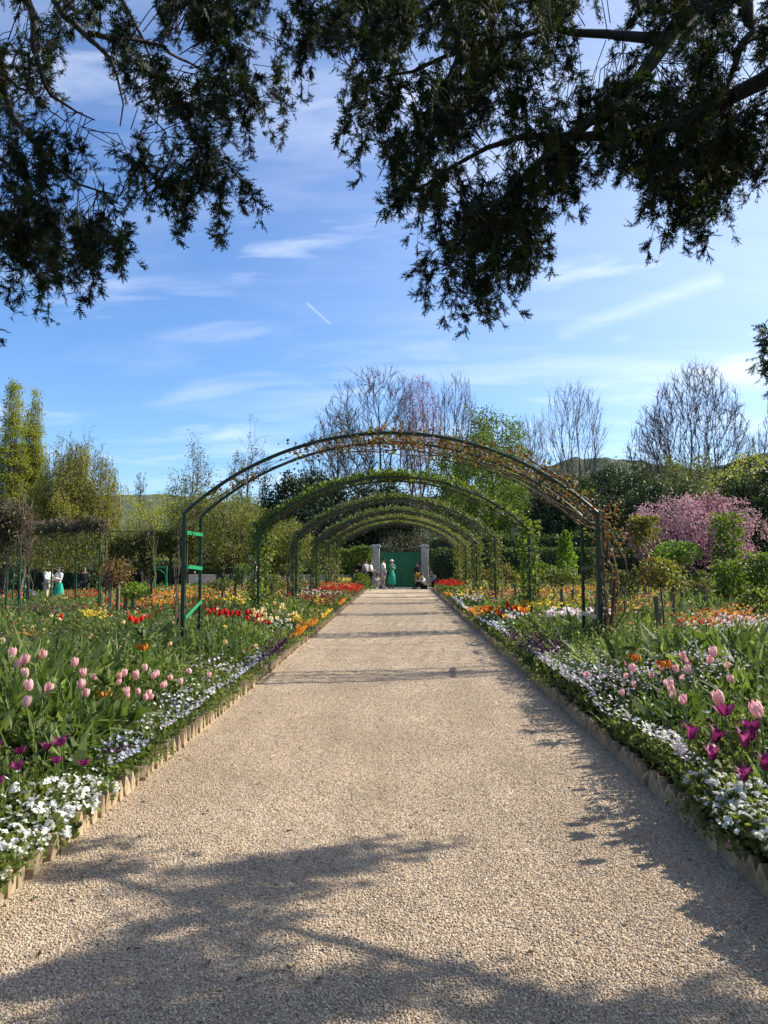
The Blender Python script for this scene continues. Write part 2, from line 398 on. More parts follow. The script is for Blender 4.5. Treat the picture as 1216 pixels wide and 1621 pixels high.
m, nt = newmat('lawn')
tcn = nd(nt, 'ShaderNodeTexCoord')
na = nd(nt, 'ShaderNodeTexNoise', {'Vector': tcn.outputs['Object'], 'Scale': .25, 'Detail': 6.0}).outputs[0]
nb = nd(nt, 'ShaderNodeTexNoise', {'Vector': tcn.outputs['Object'], 'Scale': 14.0, 'Detail': 3.0}).outputs[0]
cc = mixc(nt, nb, ramp(nt, na, [(.35, (.045, .075, .016)), (.65, (.075, .11, .025))]), (.03, .055, .012))
b = nd(nt, 'ShaderNodeBsdfPrincipled', {'Base Color': cc, 'Roughness': .9, 'Specular IOR Level': .1, 'Normal': nd(nt, 'ShaderNodeBump', {'Height': nb, 'Strength': .5, 'Distance': .03}).outputs[0]})
nd(nt, 'ShaderNodeOutputMaterial', {0: b.outputs[0]}); M['lawn'] = m

gx = np.concatenate([np.linspace(-1500, -60, 12), np.linspace(-50, 50, 41), np.linspace(60, 1500, 12)])
gy = np.concatenate([np.linspace(-60, 0, 7), np.linspace(3, 100, 40), np.linspace(120, 1600, 14)])
sheet('ground', gx, gy, lambda X, Y: gz(X, Y) - .03, M['lawn'])

# gravel path: pale mixed pebbles, their relief and colour
m, nt = newmat('path_gravel')
tcn = nd(nt, 'ShaderNodeTexCoord'); OB = tcn.outputs['Object']
v1 = nd(nt, 'ShaderNodeTexVoronoi', {'Vector': OB, 'Scale': 84.0, 'Randomness': 1.0}, feature='F1')
v2 = nd(nt, 'ShaderNodeTexVoronoi', {'Vector': OB, 'Scale': 160.0}, feature='F1')
sepc = nd(nt, 'ShaderNodeSeparateColor', {0: v1.outputs['Color']}); sepc2 = nd(nt, 'ShaderNodeSeparateColor', {0: v2.outputs['Color']})
PEB = [(0, (.17, .125, .085)), (.16, (.36, .275, .19)), (.42, (.48, .375, .265)), (.6, (.43, .32, .215)), (.76, (.57, .47, .345)), (.9, (.66, .58, .46)), (1, (.30, .255, .215))]
ca = ramp(nt, sepc.outputs[0], PEB); cb = ramp(nt, sepc2.outputs[1], PEB)
big = nd(nt, 'ShaderNodeTexNoise', {'Vector': OB, 'Scale': .8, 'Detail': 4.0}).outputs[0]
cc = mixc(nt, .4, ca, cb)
cc = mixc(nt, 1.0, cc, ramp(nt, big, [(.35, (.86, .84, .81)), (.5, (1, .98, .96)), (.65, (1.1, 1.09, 1.08))]), 'MULTIPLY')
lane = nd(nt, 'ShaderNodeTexNoise', {'Vector': nd(nt, 'ShaderNodeMapping', {0: OB, 'Scale': (1.6, .16, 1)}).outputs[0], 'Scale': 1.0, 'Detail': 3.0}).outputs[0]
cc = mixc(nt, 1.0, cc, ramp(nt, lane, [(.38, (.88, .86, .83)), (.55, (1.05, 1.04, 1.03))]), 'MULTIPLY')
gap = mth(nt, 'MULTIPLY', mth(nt, 'SUBTRACT', v1.outputs['Distance'], .55, clamp=True), 1.6, clamp=True)
cc = mixc(nt, gap, cc, (.16, .12, .085))
hgt = mth(nt, 'ADD', mth(nt, 'MULTIPLY', mth(nt, 'SUBTRACT', 1.0, v1.outputs['Distance']), 1.0), mth(nt, 'MULTIPLY', sepc.outputs[2], .5))
bmp = nd(nt, 'ShaderNodeBump', {'Height': hgt, 'Strength': .75, 'Distance': .010}).outputs[0]
b = nd(nt, 'ShaderNodeBsdfPrincipled', {'Base Color': cc, 'Roughness': .85, 'Specular IOR Level': .2, 'Normal': bmp})
nd(nt, 'ShaderNodeOutputMaterial', {0: b.outputs[0]}); M['path'] = m
tone = lambda X, Y: .007 * vnoise(X, Y, 2.2, 3) + .004 * vnoise(X, Y, 8.0, 4) + .0025 * vnoise(X, Y, 19.0, 7)
path = sheet('path', np.linspace(PL - .02, PR + .02, 64), np.concatenate([np.linspace(-6, 12, 320), np.linspace(12.2, PEND, 120)]), lambda X, Y: .012 + tone(X, Y), M['path'])
sheet('crossing_path', np.linspace(-14, 14, 30), np.linspace(PEND + .02, 47.5, 8), lambda X, Y: .008 + gz(X, Y), plain('packed_road', (.42, .37, .30), (.33, .28, .22), .9, .15, 20, .2))

# loose pebbles on the near part of the path
m, nt = newmat('pebble')
oi = nd(nt, 'ShaderNodeObjectInfo')
cc = ramp(nt, oi.outputs['Random'], PEB, 'LINEAR')
b = nd(nt, 'ShaderNodeBsdfPrincipled', {'Base Color': cc, 'Roughness': .8, 'Specular IOR Level': .25})
nd(nt, 'ShaderNodeOutputMaterial', {0: b.outputs[0]}); M['pebble'] = m
NP_ = 400000
py = 2.2 + 30.0 * rng.random(NP_) ** 2.9
pxx = rng.uniform(PL + .01, PR - .01, NP_)
pz = .014 + tone(pxx, py)
me = bpy.data.meshes.new('gravel'); me.vertices.add(NP_); me.vertices.foreach_set('co', np.stack([pxx, py, pz], -1).astype(np.float32).ravel())
a = me.attributes.new('sz', 'FLOAT', 'POINT'); a.data.foreach_set('value', ((.0028 + .0038 * rng.random(NP_) ** 2.5) * (1 + .03 * np.maximum(0, py - 8))).astype(np.float32))
a = me.attributes.new('rot', 'FLOAT_VECTOR', 'POINT'); a.data.foreach_set('vector', np.stack([rng.normal(0, .5, NP_), rng.normal(0, .5, NP_), rng.uniform(0, 6.28, NP_)], -1).astype(np.float32).ravel())
me.update()
gravel = tag(link(bpy.data.objects.new('gravel', me)), 'pale loose pebbles strewn over the garden path', None, None, 'stuff')
ng = bpy.data.node_groups.new('scatter', 'GeometryNodeTree')
ng.interface.new_socket('Geometry', in_out='INPUT', socket_type='NodeSocketGeometry')
ng.interface.new_socket('Geometry', in_out='OUTPUT', socket_type='NodeSocketGeometry')
gi = ng.nodes.new('NodeGroupInput'); go = ng.nodes.new('NodeGroupOutput')
ico = nd(ng, 'GeometryNodeMeshIcoSphere', {'Radius': 1.0, 'Subdivisions': 1})
tr = nd(ng, 'GeometryNodeTransform', {'Geometry': ico.outputs[0], 'Scale': (1.15, .85, .62)})
sm = nd(ng, 'GeometryNodeSetMaterial', {'Geometry': tr.outputs[0], 'Material': M['pebble']})
asz = nd(ng, 'GeometryNodeInputNamedAttribute', {'Name': 'sz'}, data_type='FLOAT')
aro = nd(ng, 'GeometryNodeInputNamedAttribute', {'Name': 'rot'}, data_type='FLOAT_VECTOR')
iop = nd(ng, 'GeometryNodeInstanceOnPoints', {'Points': gi.outputs[0], 'Instance': sm.outputs[0], 'Rotation': aro.outputs[0], 'Scale': asz.outputs[0]})
ng.links.new(iop.outputs[0], go.inputs[0])
gravel.modifiers.new('scatter', 'NODES').node_group = ng

# beds of dark soil either side
def bedz(X, Y):
    e = np.where(X < 0, PL - X, X - PR)
    return .05 + .10 * np.clip(e / 1.2, 0, 1) + .02 * vnoise(X, Y, 5, 6) + gz(X, Y)
xl = -np.concatenate([np.linspace(-PL + .05, 4, 16), np.linspace(4.3, 24, 34)])[::-1]
xr = np.concatenate([np.linspace(PR + .05, 4, 16), np.linspace(4.3, 24, 34)])
ysb = np.concatenate([np.linspace(.5, 12, 50), np.linspace(12.5, PEND, 60)])
sheet('left_bed_soil', xl, ysb, bedz, M['soil']); sheet('right_bed_soil', xr, ysb, bedz, M['soil'])

# wooded hills far off
m, nt = newmat('wooded_hill')
tcn = nd(nt, 'ShaderNodeTexCoord')
na = nd(nt, 'ShaderNodeTexNoise', {'Vector': tcn.outputs['Object'], 'Scale': .09, 'Detail': 8.0, 'Roughness': .7}).outputs[0]
cc = ramp(nt, na, [(.3, (.055, .07, .055)), (.5, (.085, .10, .07)), (.62, (.115, .115, .09)), (.75, (.08, .10, .06))])
b = nd(nt, 'ShaderNodeBsdfPrincipled', {'Base Color': cc, 'Roughness': 1.0, 'Specular IOR Level': 0.0})
nd(nt, 'ShaderNodeOutputMaterial', {0: b.outputs[0]}); M['hill'] = m
hp = [(-900, 760), (-300, 772), (0, 776), (180, 786), (300, 783), (420, 800), (600, 800), (760, 775), (845, 742), (900, 727), (985, 736), (1040, 747), (1110, 742), (1165, 724), (1216, 712), (1500, 690), (2200, 720)]
HD = 760.0
hx = np.array([P(p, 888, HD)[0] for p, _ in hp]); hz = np.array([P(p, q, HD)[2] for p, q in hp])
XX = np.linspace(hx[0], hx[-1], 760); vv = np.linspace(0, 1, 26)
def hillz(X, V):
    z = np.interp(X, hx, hz) * np.sin(np.clip(V, 0, 1.0) * np.pi / 2 * 1.0) ** .8
    return z + 1.1 * np.minimum(1, V * 3) * (vnoise(X, V * 300, .11, 9) + .7 * vnoise(X, V * 300, .33, 10)) - 4
s = Soup(); Xg, Vg = np.meshgrid(XX, vv); V = np.stack([Xg, 400 + Vg * (HD - 400), hillz(Xg, Vg)], -1).reshape(-1, 3)
nx, ny = len(XX), len(vv); i, j = np.meshgrid(np.arange(ny - 1), np.arange(nx - 1), indexing='ij'); a = i * nx + j
s.raw(V, np.concatenate([np.stack([a, a + 1, a + nx + 1], -1).reshape(-1, 3), np.stack([a, a + nx + 1, a + nx], -1).reshape(-1, 3)]), .5, 0, True)
tag(s.build('hills', M['hill']), None, None, None, 'structure')

# ------------------------------------------------------------------ path edging of pointed tiles
def tile_mesh(k):
    g = np.random.default_rng(k); wd, dp = .116, .05
    h1, h2 = .050 + g.uniform(-.006, .006), .135 + g.uniform(-.008, .012); px_ = g.uniform(-.012, .012)
    prof = [(-wd / 2, -.05), (wd / 2, -.05), (wd / 2, h1), (px_ + .005, h2), (px_ - .005, h2), (-wd / 2, h1)]
    V = [(x, -dp / 2, z) for x, z in prof] + [(x * .97, dp / 2, z - (.006 if z > .1 else 0)) for x, z in prof]
    n = len(prof); Fc = [[0, i, i + 1] for i in range(1, n - 1)] + [[n, n + i + 1, n + i] for i in range(1, n - 1)]
    for i in range(n):
        j = (i + 1) % n; Fc += [[i, i + n, j + n], [i, j + n, j]]
    return np.array(V), np.array(Fc)
tiles = []
for k in range(6):
    s = Soup(); V, Fc = tile_mesh(k); s.raw(V, Fc); o = s.build('tile', M['tile']); tiles.append(o.data); bpy.data.objects.remove(o)
for side, ex, lab in ((1, PL - .03, 'edging of pointed clay tiles along the sunlit left side of the path'), (-1, PR + .03, 'edging of pointed clay tiles along the shaded right side of the path')):
    root = thing('path_edging', lab, 'edging', (ex, 0, 0))
    n_all = int((PEND - 1.6) / .112)
    far = Soup()
    for i in range(n_all):
        y = 1.6 + i * .112
        rz = side * math.pi / 2 + R.gauss(.14, .06); zz = R.gauss(0, .006); xx = R.gauss(0, .008)
        if i < 290:
            o = bpy.data.objects.new('tile', tiles[R.randrange(6)]); link(o, root)
            o.location = (xx, y, zz); o.rotation_euler = (R.gauss(0, .08), R.gauss(0, .05), rz)
        else:
            V, Fc = tile_mesh(i % 6); c, sn = math.cos(rz), math.sin(rz)
            far.raw(V @ np.array([[c, sn, 0], [-sn, c, 0], [0, 0, 1]]) + np.array([xx, y, zz]), Fc)
    tag(far.build('tile', M['tile'], root), None, None, None, 'stuff')

# ------------------------------------------------------------------ rose arches over the path
M['arch_leaf'] = leafmat('arch_leaf', [(.035, .055, .012), (.06, .09, .016), (.10, .14, .02), (.17, .22, .03)], .4)
ACX, AW, AZE, AZP = -.16, 6.1, 2.31, 3.5
def arch_pt(t):
    """t in [0,1] along the curved top, from left eave to right eave -> (x, z)"""
    hw, rise = AW / 2, AZP - AZE; rad = (hw * hw + rise * rise) / (2 * rise); a0 = math.asin(hw / rad)
    a = -a0 + 2 * a0 * t
    return ACX + rad * math.sin(a), AZP - rad + rad * math.cos(a)
ARCH_Y = [11.3, 17.3, 23.6, 29.3, 34.3, 38.6]
DEP = .95
arch_lab = ['bare green metal rose arch nearest the camera, red young leaves on it',
            'second rose arch over the path, topped with bright green leaves',
            'third rose arch over the path, thinly covered in green',
            'fourth rose arch over the path counting from the camera',
            'fifth rose arch over the path, close before the last one',
            'last rose arch over the path, just before the gate']
for ai, y0 in enumerate(ARCH_Y):
    root = thing('rose_arch', arch_lab[ai], 'arch', (ACX, y0, 0), 0, 'rose arches over the path')
    og = (ACX, y0, 0)
    for k, yy in enumerate((y0, y0 + DEP)):
        sz = .05 if k == 0 else .043
        for sx in (-1, 1):
            s = Soup(); bar(s, (ACX + sx * AW / 2, yy, -.05), (ACX + sx * AW / 2, yy, AZE + .01), sz, sz)
            s.build('post', M['green_metal'], root, og).location = (0, 0, 0)
        s = Soup(); pts = np.array([[*(lambda q: (q[0], yy, q[1]))(arch_pt(t))] for t in np.linspace(0, 1, 41)])
        tubes(s, pts, np.full(41, sz * .6), 5)
        s.build('hoop', M['green_metal'], root, og).location = (0, 0, 0)
    for sx in (-1, 1):
        for zb, dz in ((2.02, 0), (1.50, -.02), (.86 if sx < 0 else .78, .10 if sx < 0 else -.0)):
            s = Soup(); xx = ACX + sx * AW / 2 - sx * .035
            bar(s, (xx, y0 + .02, zb - dz), (xx, y0 + DEP - .02, zb + dz), .012, .055)
            mt = M['green_bright'] if (sx < 0 and ai == 0) else M['strap'] if (ai == 0 and zb < .9) else M['green_metal']  # left bars of the nearest arch: sunlit brightness put into their colour
            if sx > 0 and zb > 2: continue
            s.build('cross_bar', mt, root, og).location = (0, 0, 0)
    for t in (.13, .38, .62, .87):
        q = arch_pt(t); s = Soup(); bar(s, (q[0], y0, q[1]), (q[0], y0 + DEP, q[1]), .028, .028)
        s.build('tie_bar', M['green_metal'], root, og).location = (0, 0, 0)
    # the roses trained over it
    g = np.random.default_rng(40 + ai)
    for sx in (-1, 1):
        side = 'left' if sx < 0 else 'right'
        lab = {(-1, 0): 'sparse climbing rose with few pale leaves on the nearest arch, left leg', (1, 0): 'climbing rose with thick brown canes and red leaves on the nearest arch, right leg'}.get(
            (sx, ai), 'leafy climbing rose on the %s leg of the %s rose arch' % (side, ['first', 'second', 'third', 'fourth', 'fifth', 'last'][ai]))
        rr = thing('climbing_rose', lab, 'climbing rose', (ACX + sx * (AW / 2 + .1), y0 + .45, .08), 0, 'climbing roses on the arches')
        ogr = (ACX + sx * (AW / 2 + .1), y0 + .45, .08)
        s = Soup(); ncane = (11 if sx > 0 else 5) if ai == 0 else 9
        reach = .62
        canes = []
        for c in range(ncane):
            off = g.normal(0, .05, 3); out = abs(g.normal(0, .17 if (ai == 0 and sx > 0) else .07)); pts = []
            tend = g.uniform(.25, reach)
            for q in np.linspace(0, 1, 22):
                if q < .42:
                    h = q / .42; p = np.array([ACX + sx * (AW / 2 + .12 + out * math.sin(h * math.pi)), y0 + .45 + (g.random() * .0 + off[1] * 4 * h), .05 + h * AZE])
                else:
                    t = (q - .42) / .58 * tend; t = t if sx < 0 else 1 - t; a_ = arch_pt(t)
                    p = np.array([a_[0], y0 + .45 + off[1] * 7, a_[1] - .05 + off[2] * 1.6])
                pts.append(p + g.normal(0, .022, 3))
            canes.append(np.array(pts))
        rad = np.linspace(1, .25, 22) * (.025 if (ai == 0 and sx > 0) else .012)
        tubes(s, np.array(canes), np.array([rad * g.uniform(.5, 1.3) for _ in canes]), 5, g.random(len(canes)))
        if ai == 0 and sx > 0:
            tubes(s, np.array([[ogr[0] - .12, ogr[1] - .1, 0], [ogr[0] - .05, ogr[1] - .05, .4], [ogr[0], ogr[1], .9], [ogr[0] + .02, ogr[1], 1.3]]), np.array([.075, .06, .05, .03]), 7)
        s.build('cane', M['cane'], rr, ogr).location = (0, 0, 0)
        # leaves: along the legs and along its half of the hoops
        s = Soup()
        nleg, ntop = [(70, 620), (1300, 2000), (1100, 1700), (1000, 1500), (900, 1500), (900, 1500)][ai]
        if ai == 0 and sx > 0: nleg, ntop = 560, 1500
        zz = g.random(nleg) ** .8 * AZE + .2
        wdt = np.where(zz > .5, .12, .09)
        pos = np.stack([ACX + sx * AW / 2 + sx * .06 + g.normal(0, 1, nleg) * wdt + (sx * .18 if (ai == 0 and sx > 0) else 0), y0 + .45 + g.normal(0, .30, nleg), zz], -1)
        t = g.random(ntop) * .56
        if ai == 0 and sx < 0: t = g.choice([.13, .3, .36, .42, .48, .52], ntop) + g.normal(0, .03, ntop); t = np.clip(t, .02, .56)
        t = np.where(sx < 0, t, 1 - t)
        q = np.array([arch_pt(x) for x in t])
        up = np.abs(g.normal(0, .075, ntop)) if ai else g.normal(-.02, .085, ntop)
        if ai == 0 and sx > 0: up = up + np.abs(g.normal(0, .12, ntop)) * (t > .78)
        post = np.stack([q[:, 0] + g.normal(0, .05, ntop), y0 + g.uniform(-.08, DEP + .08, ntop), q[:, 1] + up + (.03 if ai else 0)], -1)
        ps = np.concatenate([pos, post]); k = len(ps)
        sz = g.uniform(.032, .068, k) if ai == 0 else g.uniform(.05, .105, k)
        s.inst(WLEAF, frames(rdirs(k, .3, g), sz, g=g), ps, g.random(k))
        mt = M['red_leaf'] if ai == 0 else M['arch_leaf'] if ai == 1 else M['olive_leaf'] if ai < 4 else M['apple_leaf']
        s.build('foliage', mt, rr, ogr).location = (0, 0, 0)

# ------------------------------------------------------------------ gate and pillars
GD = 46.2
def stone_pillar(x0p, x1p, label):
    a, b = P(x0p, 888, GD)[0], P(x1p, 888, GD)[0]; wx = b - a; cx = (a + b) / 2; H = P(600, 866, GD)[2]
    root = thing('gate_pillar', label, 'pillar', (cx, GD, 0))
    z = 0.0; hs = [.46, .42, .5, .4, .44, .3]; k = sum(hs); hs = [h * (H - .03) / k for h in hs]
    for h in hs:
        s = Soup(); box(s, (0, 0, z + .004), (wx * R.uniform(.97, 1.0), .5 * R.uniform(.97, 1.0), h - .008)); o = s.build('stone', M['stone'], root)
        mo = o.modifiers.new('edge', 'BEVEL'); mo.width = .012; mo.segments = 1; z += h
    s = Soup(); box(s, (0, 0, z), (wx * 1.22, .62, .07)); box(s, (0, 0, z + .072), (wx * 1.34, .7, .06)); box(s, (0, 0, z + .134), (wx * 1.0, .52, .05))
    s.build('cap', M['stone'], root)
stone_pillar(589.5, 601, 'pale stone gate pillar behind the couple, left of the green gate')
stone_pillar(667, 678, 'pale stone gate pillar beside the person in yellow trousers')
ga, gb = P(602, 888, GD)[0], P(666, 888, GD)[0]; gw = gb - ga; gh = P(630, 874, GD)[2]
root = thing('garden_gate', 'closed dark green double gate with iron spikes between stone pillars', 'gate', ((ga + gb) / 2, GD, .0))
for k in range(2):
    x0 = -gw / 2 + k * gw / 2; s = Soup(); box(s, (x0 + gw / 4, .03, .06), (gw / 2 - .012, .03, gh - .06)); door = s.build('door_leaf', M['gate_green'], root)
    for i in range(8):
        s = Soup(); ww = (gw / 2 - .06) / 8; box(s, (x0 + .03 + ww * (i + .5), .005, .12), (ww - .008, .024, gh - .24)); s.build('plank', M['gate_green'], door)
    for zz in (.09, gh * .5, gh - .09):
        s = Soup(); box(s, (x0 + gw / 4, -.02, zz - .05), (gw / 2 - .03, .022, .10)); s.build('rail', M['gate_green'], door)
    for i in range(9):
        xs = x0 + gw / 4 + (i - 4) * gw / 2 / 9.4; tt = abs(xs) / (gw / 2); h = .16 + .24 * tt ** 1.5
        s = Soup(); bar(s, (xs, .03, gh - .01), (xs, .03, gh + h), .022, .022); lathe(s, (xs, .03, gh + h), [(.0, 0), (.028, .03), (.0, .12)], 5)
        s.build('spike', M['green_metal'], root)
    s = Soup(); pts = [(x0 + gw / 4 + (i - 4) * gw / 2 / 9.4) for i in range(9)]
    tubes(s, np.array([[x, .03, gh + .06 + .16 * (abs(x) / (gw / 2)) ** 1.5] for x in pts]), np.full(9, .014), 4); s.build('top_rail', M['green_metal'], root)
s = Soup(); ellipsoid(s, (.06, -.05, 1.05), (.03, .03, .03), 6); s.build('handle', M['strap'], root)

# low wall stubs of the boundary beside the pillars
for x0p, x1p, lab in ((300, 588, 'low rendered boundary wall under the trees, left of the gate'), (679, 760, 'low rendered boundary wall right of the gate pillar')):
    a, b = P(x0p, 888, GD + .6)[0], P(x1p, 888, GD + .6)[0]
    root = thing('boundary_wall', lab, 'wall', ((a + b) / 2, GD + .6, gz((a + b) / 2, 0)))
    s = Soup(); box(s, (0, 0, -.4), (b - a, .3, 1.1)); s.build('wall_face', M['stone'], root)
    s = Soup(); box(s, (0, 0, .702), (b - a + .02, .38, .06)); s.build('coping', M['stone'], root)

# ------------------------------------------------------------------ hedges
def leaf_box(s, x0, x1, y0, y1, z0, z1, n, size, g, lumps=.12):
    """leaves through the outer skin of a clipped block"""
    wx, wy, wz = x1 - x0, y1 - y0, z1 - z0
    area = np.array([wx * wz, wx * wz * .4, wx * wy, wy * wz, wy * wz]); fc = g.choice(5, n, p=area / area.sum())
    r = g.random((n, 3)); inn = np.abs(g.normal(0, .10, n))
    p = np.stack([x0 + r[:, 0] * wx, y0 + r[:, 1] * wy, z0 + r[:, 2] * wz], -1)
    p[fc == 0, 1] = y0 + inn[fc == 0]; p[fc == 1, 1] = y1 - inn[fc == 1]; p[fc == 2, 2] = z1 - inn[fc == 2]
    p[fc == 3, 0] = x0 + inn[fc == 3]; p[fc == 4, 0] = x1 - inn[fc == 4]
    p[:, 2] += lumps * vnoise(p[:, 0], p[:, 1], 2.3, 5) * (p[:, 2] - z0) / wz
    p[:, 1] += lumps * vnoise(p[:, 0], p[:, 2], 3.1, 8)
    s.inst(LEAF, frames(rdirs(n, .25, g), g.uniform(.6, 1.3, n) * size, g=g), p, g.random(n))
def hedge(name, label, x0p, x1p, top, d, depth, mat, n, size, z0=0.0, lumps=.12, cat='hedge', group=None):
    g = np.random.default_rng(int(x0p * 7 + d * 13) % 99991)
    x0, x1 = P(x0p, 888, d)[0], P(x1p, 888, d)[0]; z1 = P(600, top, d)[2]; cx = (x0 + x1) / 2; gg = float(gz(cx, d))
    root = thing(name, label, cat, (cx, d + depth / 2, gg), 0, group); og = (cx, d + depth / 2, gg)
    s = Soup(); leaf_box(s, x0, x1, d, d + depth, z0 + gg, z1, n, size, g, lumps)
    s.build('foliage', mat, root, og).location = (0, 0, 0)
    # solid sheet added inside to stop the light, standing for twigs
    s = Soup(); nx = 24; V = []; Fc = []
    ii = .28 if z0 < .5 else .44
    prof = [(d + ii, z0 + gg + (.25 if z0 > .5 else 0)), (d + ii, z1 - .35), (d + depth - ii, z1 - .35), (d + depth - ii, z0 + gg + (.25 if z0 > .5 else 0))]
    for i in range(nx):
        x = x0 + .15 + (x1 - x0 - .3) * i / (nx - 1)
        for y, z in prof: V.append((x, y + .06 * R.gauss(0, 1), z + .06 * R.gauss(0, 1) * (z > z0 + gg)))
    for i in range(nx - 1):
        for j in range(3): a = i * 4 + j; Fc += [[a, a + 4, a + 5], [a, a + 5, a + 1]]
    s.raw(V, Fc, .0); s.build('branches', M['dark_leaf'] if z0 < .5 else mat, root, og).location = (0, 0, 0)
    if z0 > .5:
        k = max(2, int((x1 - x0) / 2.2))
        for i in range(k):
            s = Soup(); xx = x0 + (i + .5) * (x1 - x0) / k
            tubes(s, np.array([[xx, d + depth / 2, gg - .05], [xx + .03, d + depth / 2, (z0 + gg) / 2], [xx, d + depth / 2, z0 + gg + .4]]), np.array([.10, .075, .06]), 6)
            s.build('trunk', M['bark'], root, og).location = (0, 0, 0)
hedge('clipped_hedge', 'lower clipped hedge with a flat sunlit top behind the right bed', 684, 945, 869, 44.3, 1.2, M['hedge_leaf'], 9000, .13)
hedge('clipped_hedge', 'taller clipped hedge standing behind the lower flat hedge on the right', 682, 990, 845, 47.6, 1.4, M['hedge_leaf'], 8000, .15, lumps=.25)
hedge('clipped_hedge', 'dark shaded hedge behind the pink cherry tree', 930, 1330, 872, 46, 1.5, M['dark_leaf'], 9000, .16, lumps=.25)
hedge('clipped_hedge', 'dark hedge closing the garden behind the left trees', 150, 586, 890, 48.2, 1.2, M['dark_leaf'], 9000, .16, lumps=.2)
hedge('clipped_hedge', 'dark hedge at the far left behind the rose trellis', -160, 148, 893, 44, 1.2, M['dark_leaf'], 6000, .16, lumps=.2)
hedge('pleached_hedge', 'raised pleached hedge with a bright green underside behind the trellis', -60, 168, 846, 34, 1.0, M['yellow_leaf'], 9000, .12, z0=1.95, lumps=.2, cat='hedge')
hedge('pleached_hedge', 'raised brownish pleached hedge behind the flower bed, left of the nearest arch', 160, 300, 840, 38, 1.0, M['apple_leaf'], 9000, .12, z0=2.0, lumps=.2, cat='hedge')
hedge('pleached_hedge', 'raised light green hedge tier between the arches and the gate', 400, 586, 868, 45.2, 1.0, M['green_leaf'], 6000, .13, z0=1.75, lumps=.2, cat='hedge')

# ------------------------------------------------------------------ trees
ST = {  # fork height, tips, path-length weight, trunk radius / height
 'dome': (.22, 2600, .72, .017), 'spread': (.28, 1150, .62, .014), 'vase': (.14, 560, .85, .010), 'sparse': (.22, 330, .6, .010),
 'poplar': (.04, 700, 1.1, .014), 'round': (.25, 420, .35, .022), 'low': (.22, 520, .38, .042), 'willow': (.28, 420, .35, .028), 'mass': (.10, 420, .35, .02)}
def crown_points(style, n, g, seed):
    """points in a unit crown: x, y in [-1, 1], z in [0, 1]"""
    out = np.zeros((0, 3))
    cl = np.stack([g.uniform(-.75, .75, 11), g.uniform(-.75, .75, 11), g.uniform(.35, .93, 11)], -1)
    while len(out) < n:
        k = 6000; p = np.stack([g.uniform(-1, 1, k), g.uniform(-1, 1, k), g.uniform(0, 1, k)], -1); x, y, z = p.T
        r = np.hypot(x, y); az = np.arctan2(y, x)
        lump = 1 + .13 * np.sin(az * 3 + seed) * np.cos(z * 9 + seed) + .09 * np.sin(az * 5 + z * 13 + seed * 2)
        if style == 'dome':
            q = np.hypot(r, np.maximum(0, z - .32) / .68) + np.maximum(0, .32 - z) * 2.2; ok = (q < 1) & (z > .14) & (g.random(k) < .10 + .90 * q ** 4)
        elif style == 'spread':
            q = np.sqrt(r ** 2 + ((z - .60) / .40) ** 2) / (lump * .98); ok = (q < 1) & (g.random(k) < .3 + .7 * q ** 2)
        elif style == 'vase':
            w_ = np.where(z < .72, .12 + .88 * np.clip((z - .12) / .60, 0, 1) ** .75, np.sqrt(np.maximum(0, 1 - ((z - .72) / .28) ** 2))); ok = (r < w_ * lump) & (z > .3) & (g.random(k) < .35 + .65 * z)
        elif style == 'sparse':
            dm = np.linalg.norm(p[:, None] * np.array([1, 1, 2.4]) - cl[None] * np.array([1, 1, 2.4]), axis=-1).min(1); w_ = 1.05 - .55 * np.maximum(0, z - .5) * 2; ok = (r < w_) & (z > .25) & ((dm < .34) | (g.random(k) < .08))
        elif style == 'poplar':
            w_ = np.interp(z, [0, .06, .3, .6, .85, 1], [.3, .62, 1, .86, .55, .12]); ok = (r < w_ * (1 + .12 * np.sin(az * 4 + z * 22 + seed)))
        elif style == 'low':
            q = np.sqrt(r ** 2 + ((z - .60) / .40) ** 2) / lump; ok = (q < 1) & (z > .26)
        elif style == 'willow':
            q = np.sqrt(r ** 2 + (np.maximum(0, z - .5) / .5) ** 2) / lump; ok = (q < 1) & (z > .42)
        elif style == 'mass':
            q = np.sqrt(r ** 2 + ((z - .46) / .54) ** 2) / (lump * (1 + .06 * np.sin(az * 9 + z * 25))); ok = (q < 1) & (g.random(k) < .2 + .8 * q ** 2)
        else:
            q = np.sqrt(r ** 2 + ((z - .57) / .43) ** 2) / (lump * (1 + .06 * np.sin(az * 8 + z * 21))); ok = (q < 1) & (g.random(k) < .3 + .7 * q ** 2)
        out = np.concatenate([out, p[ok]])
    return out[:n]
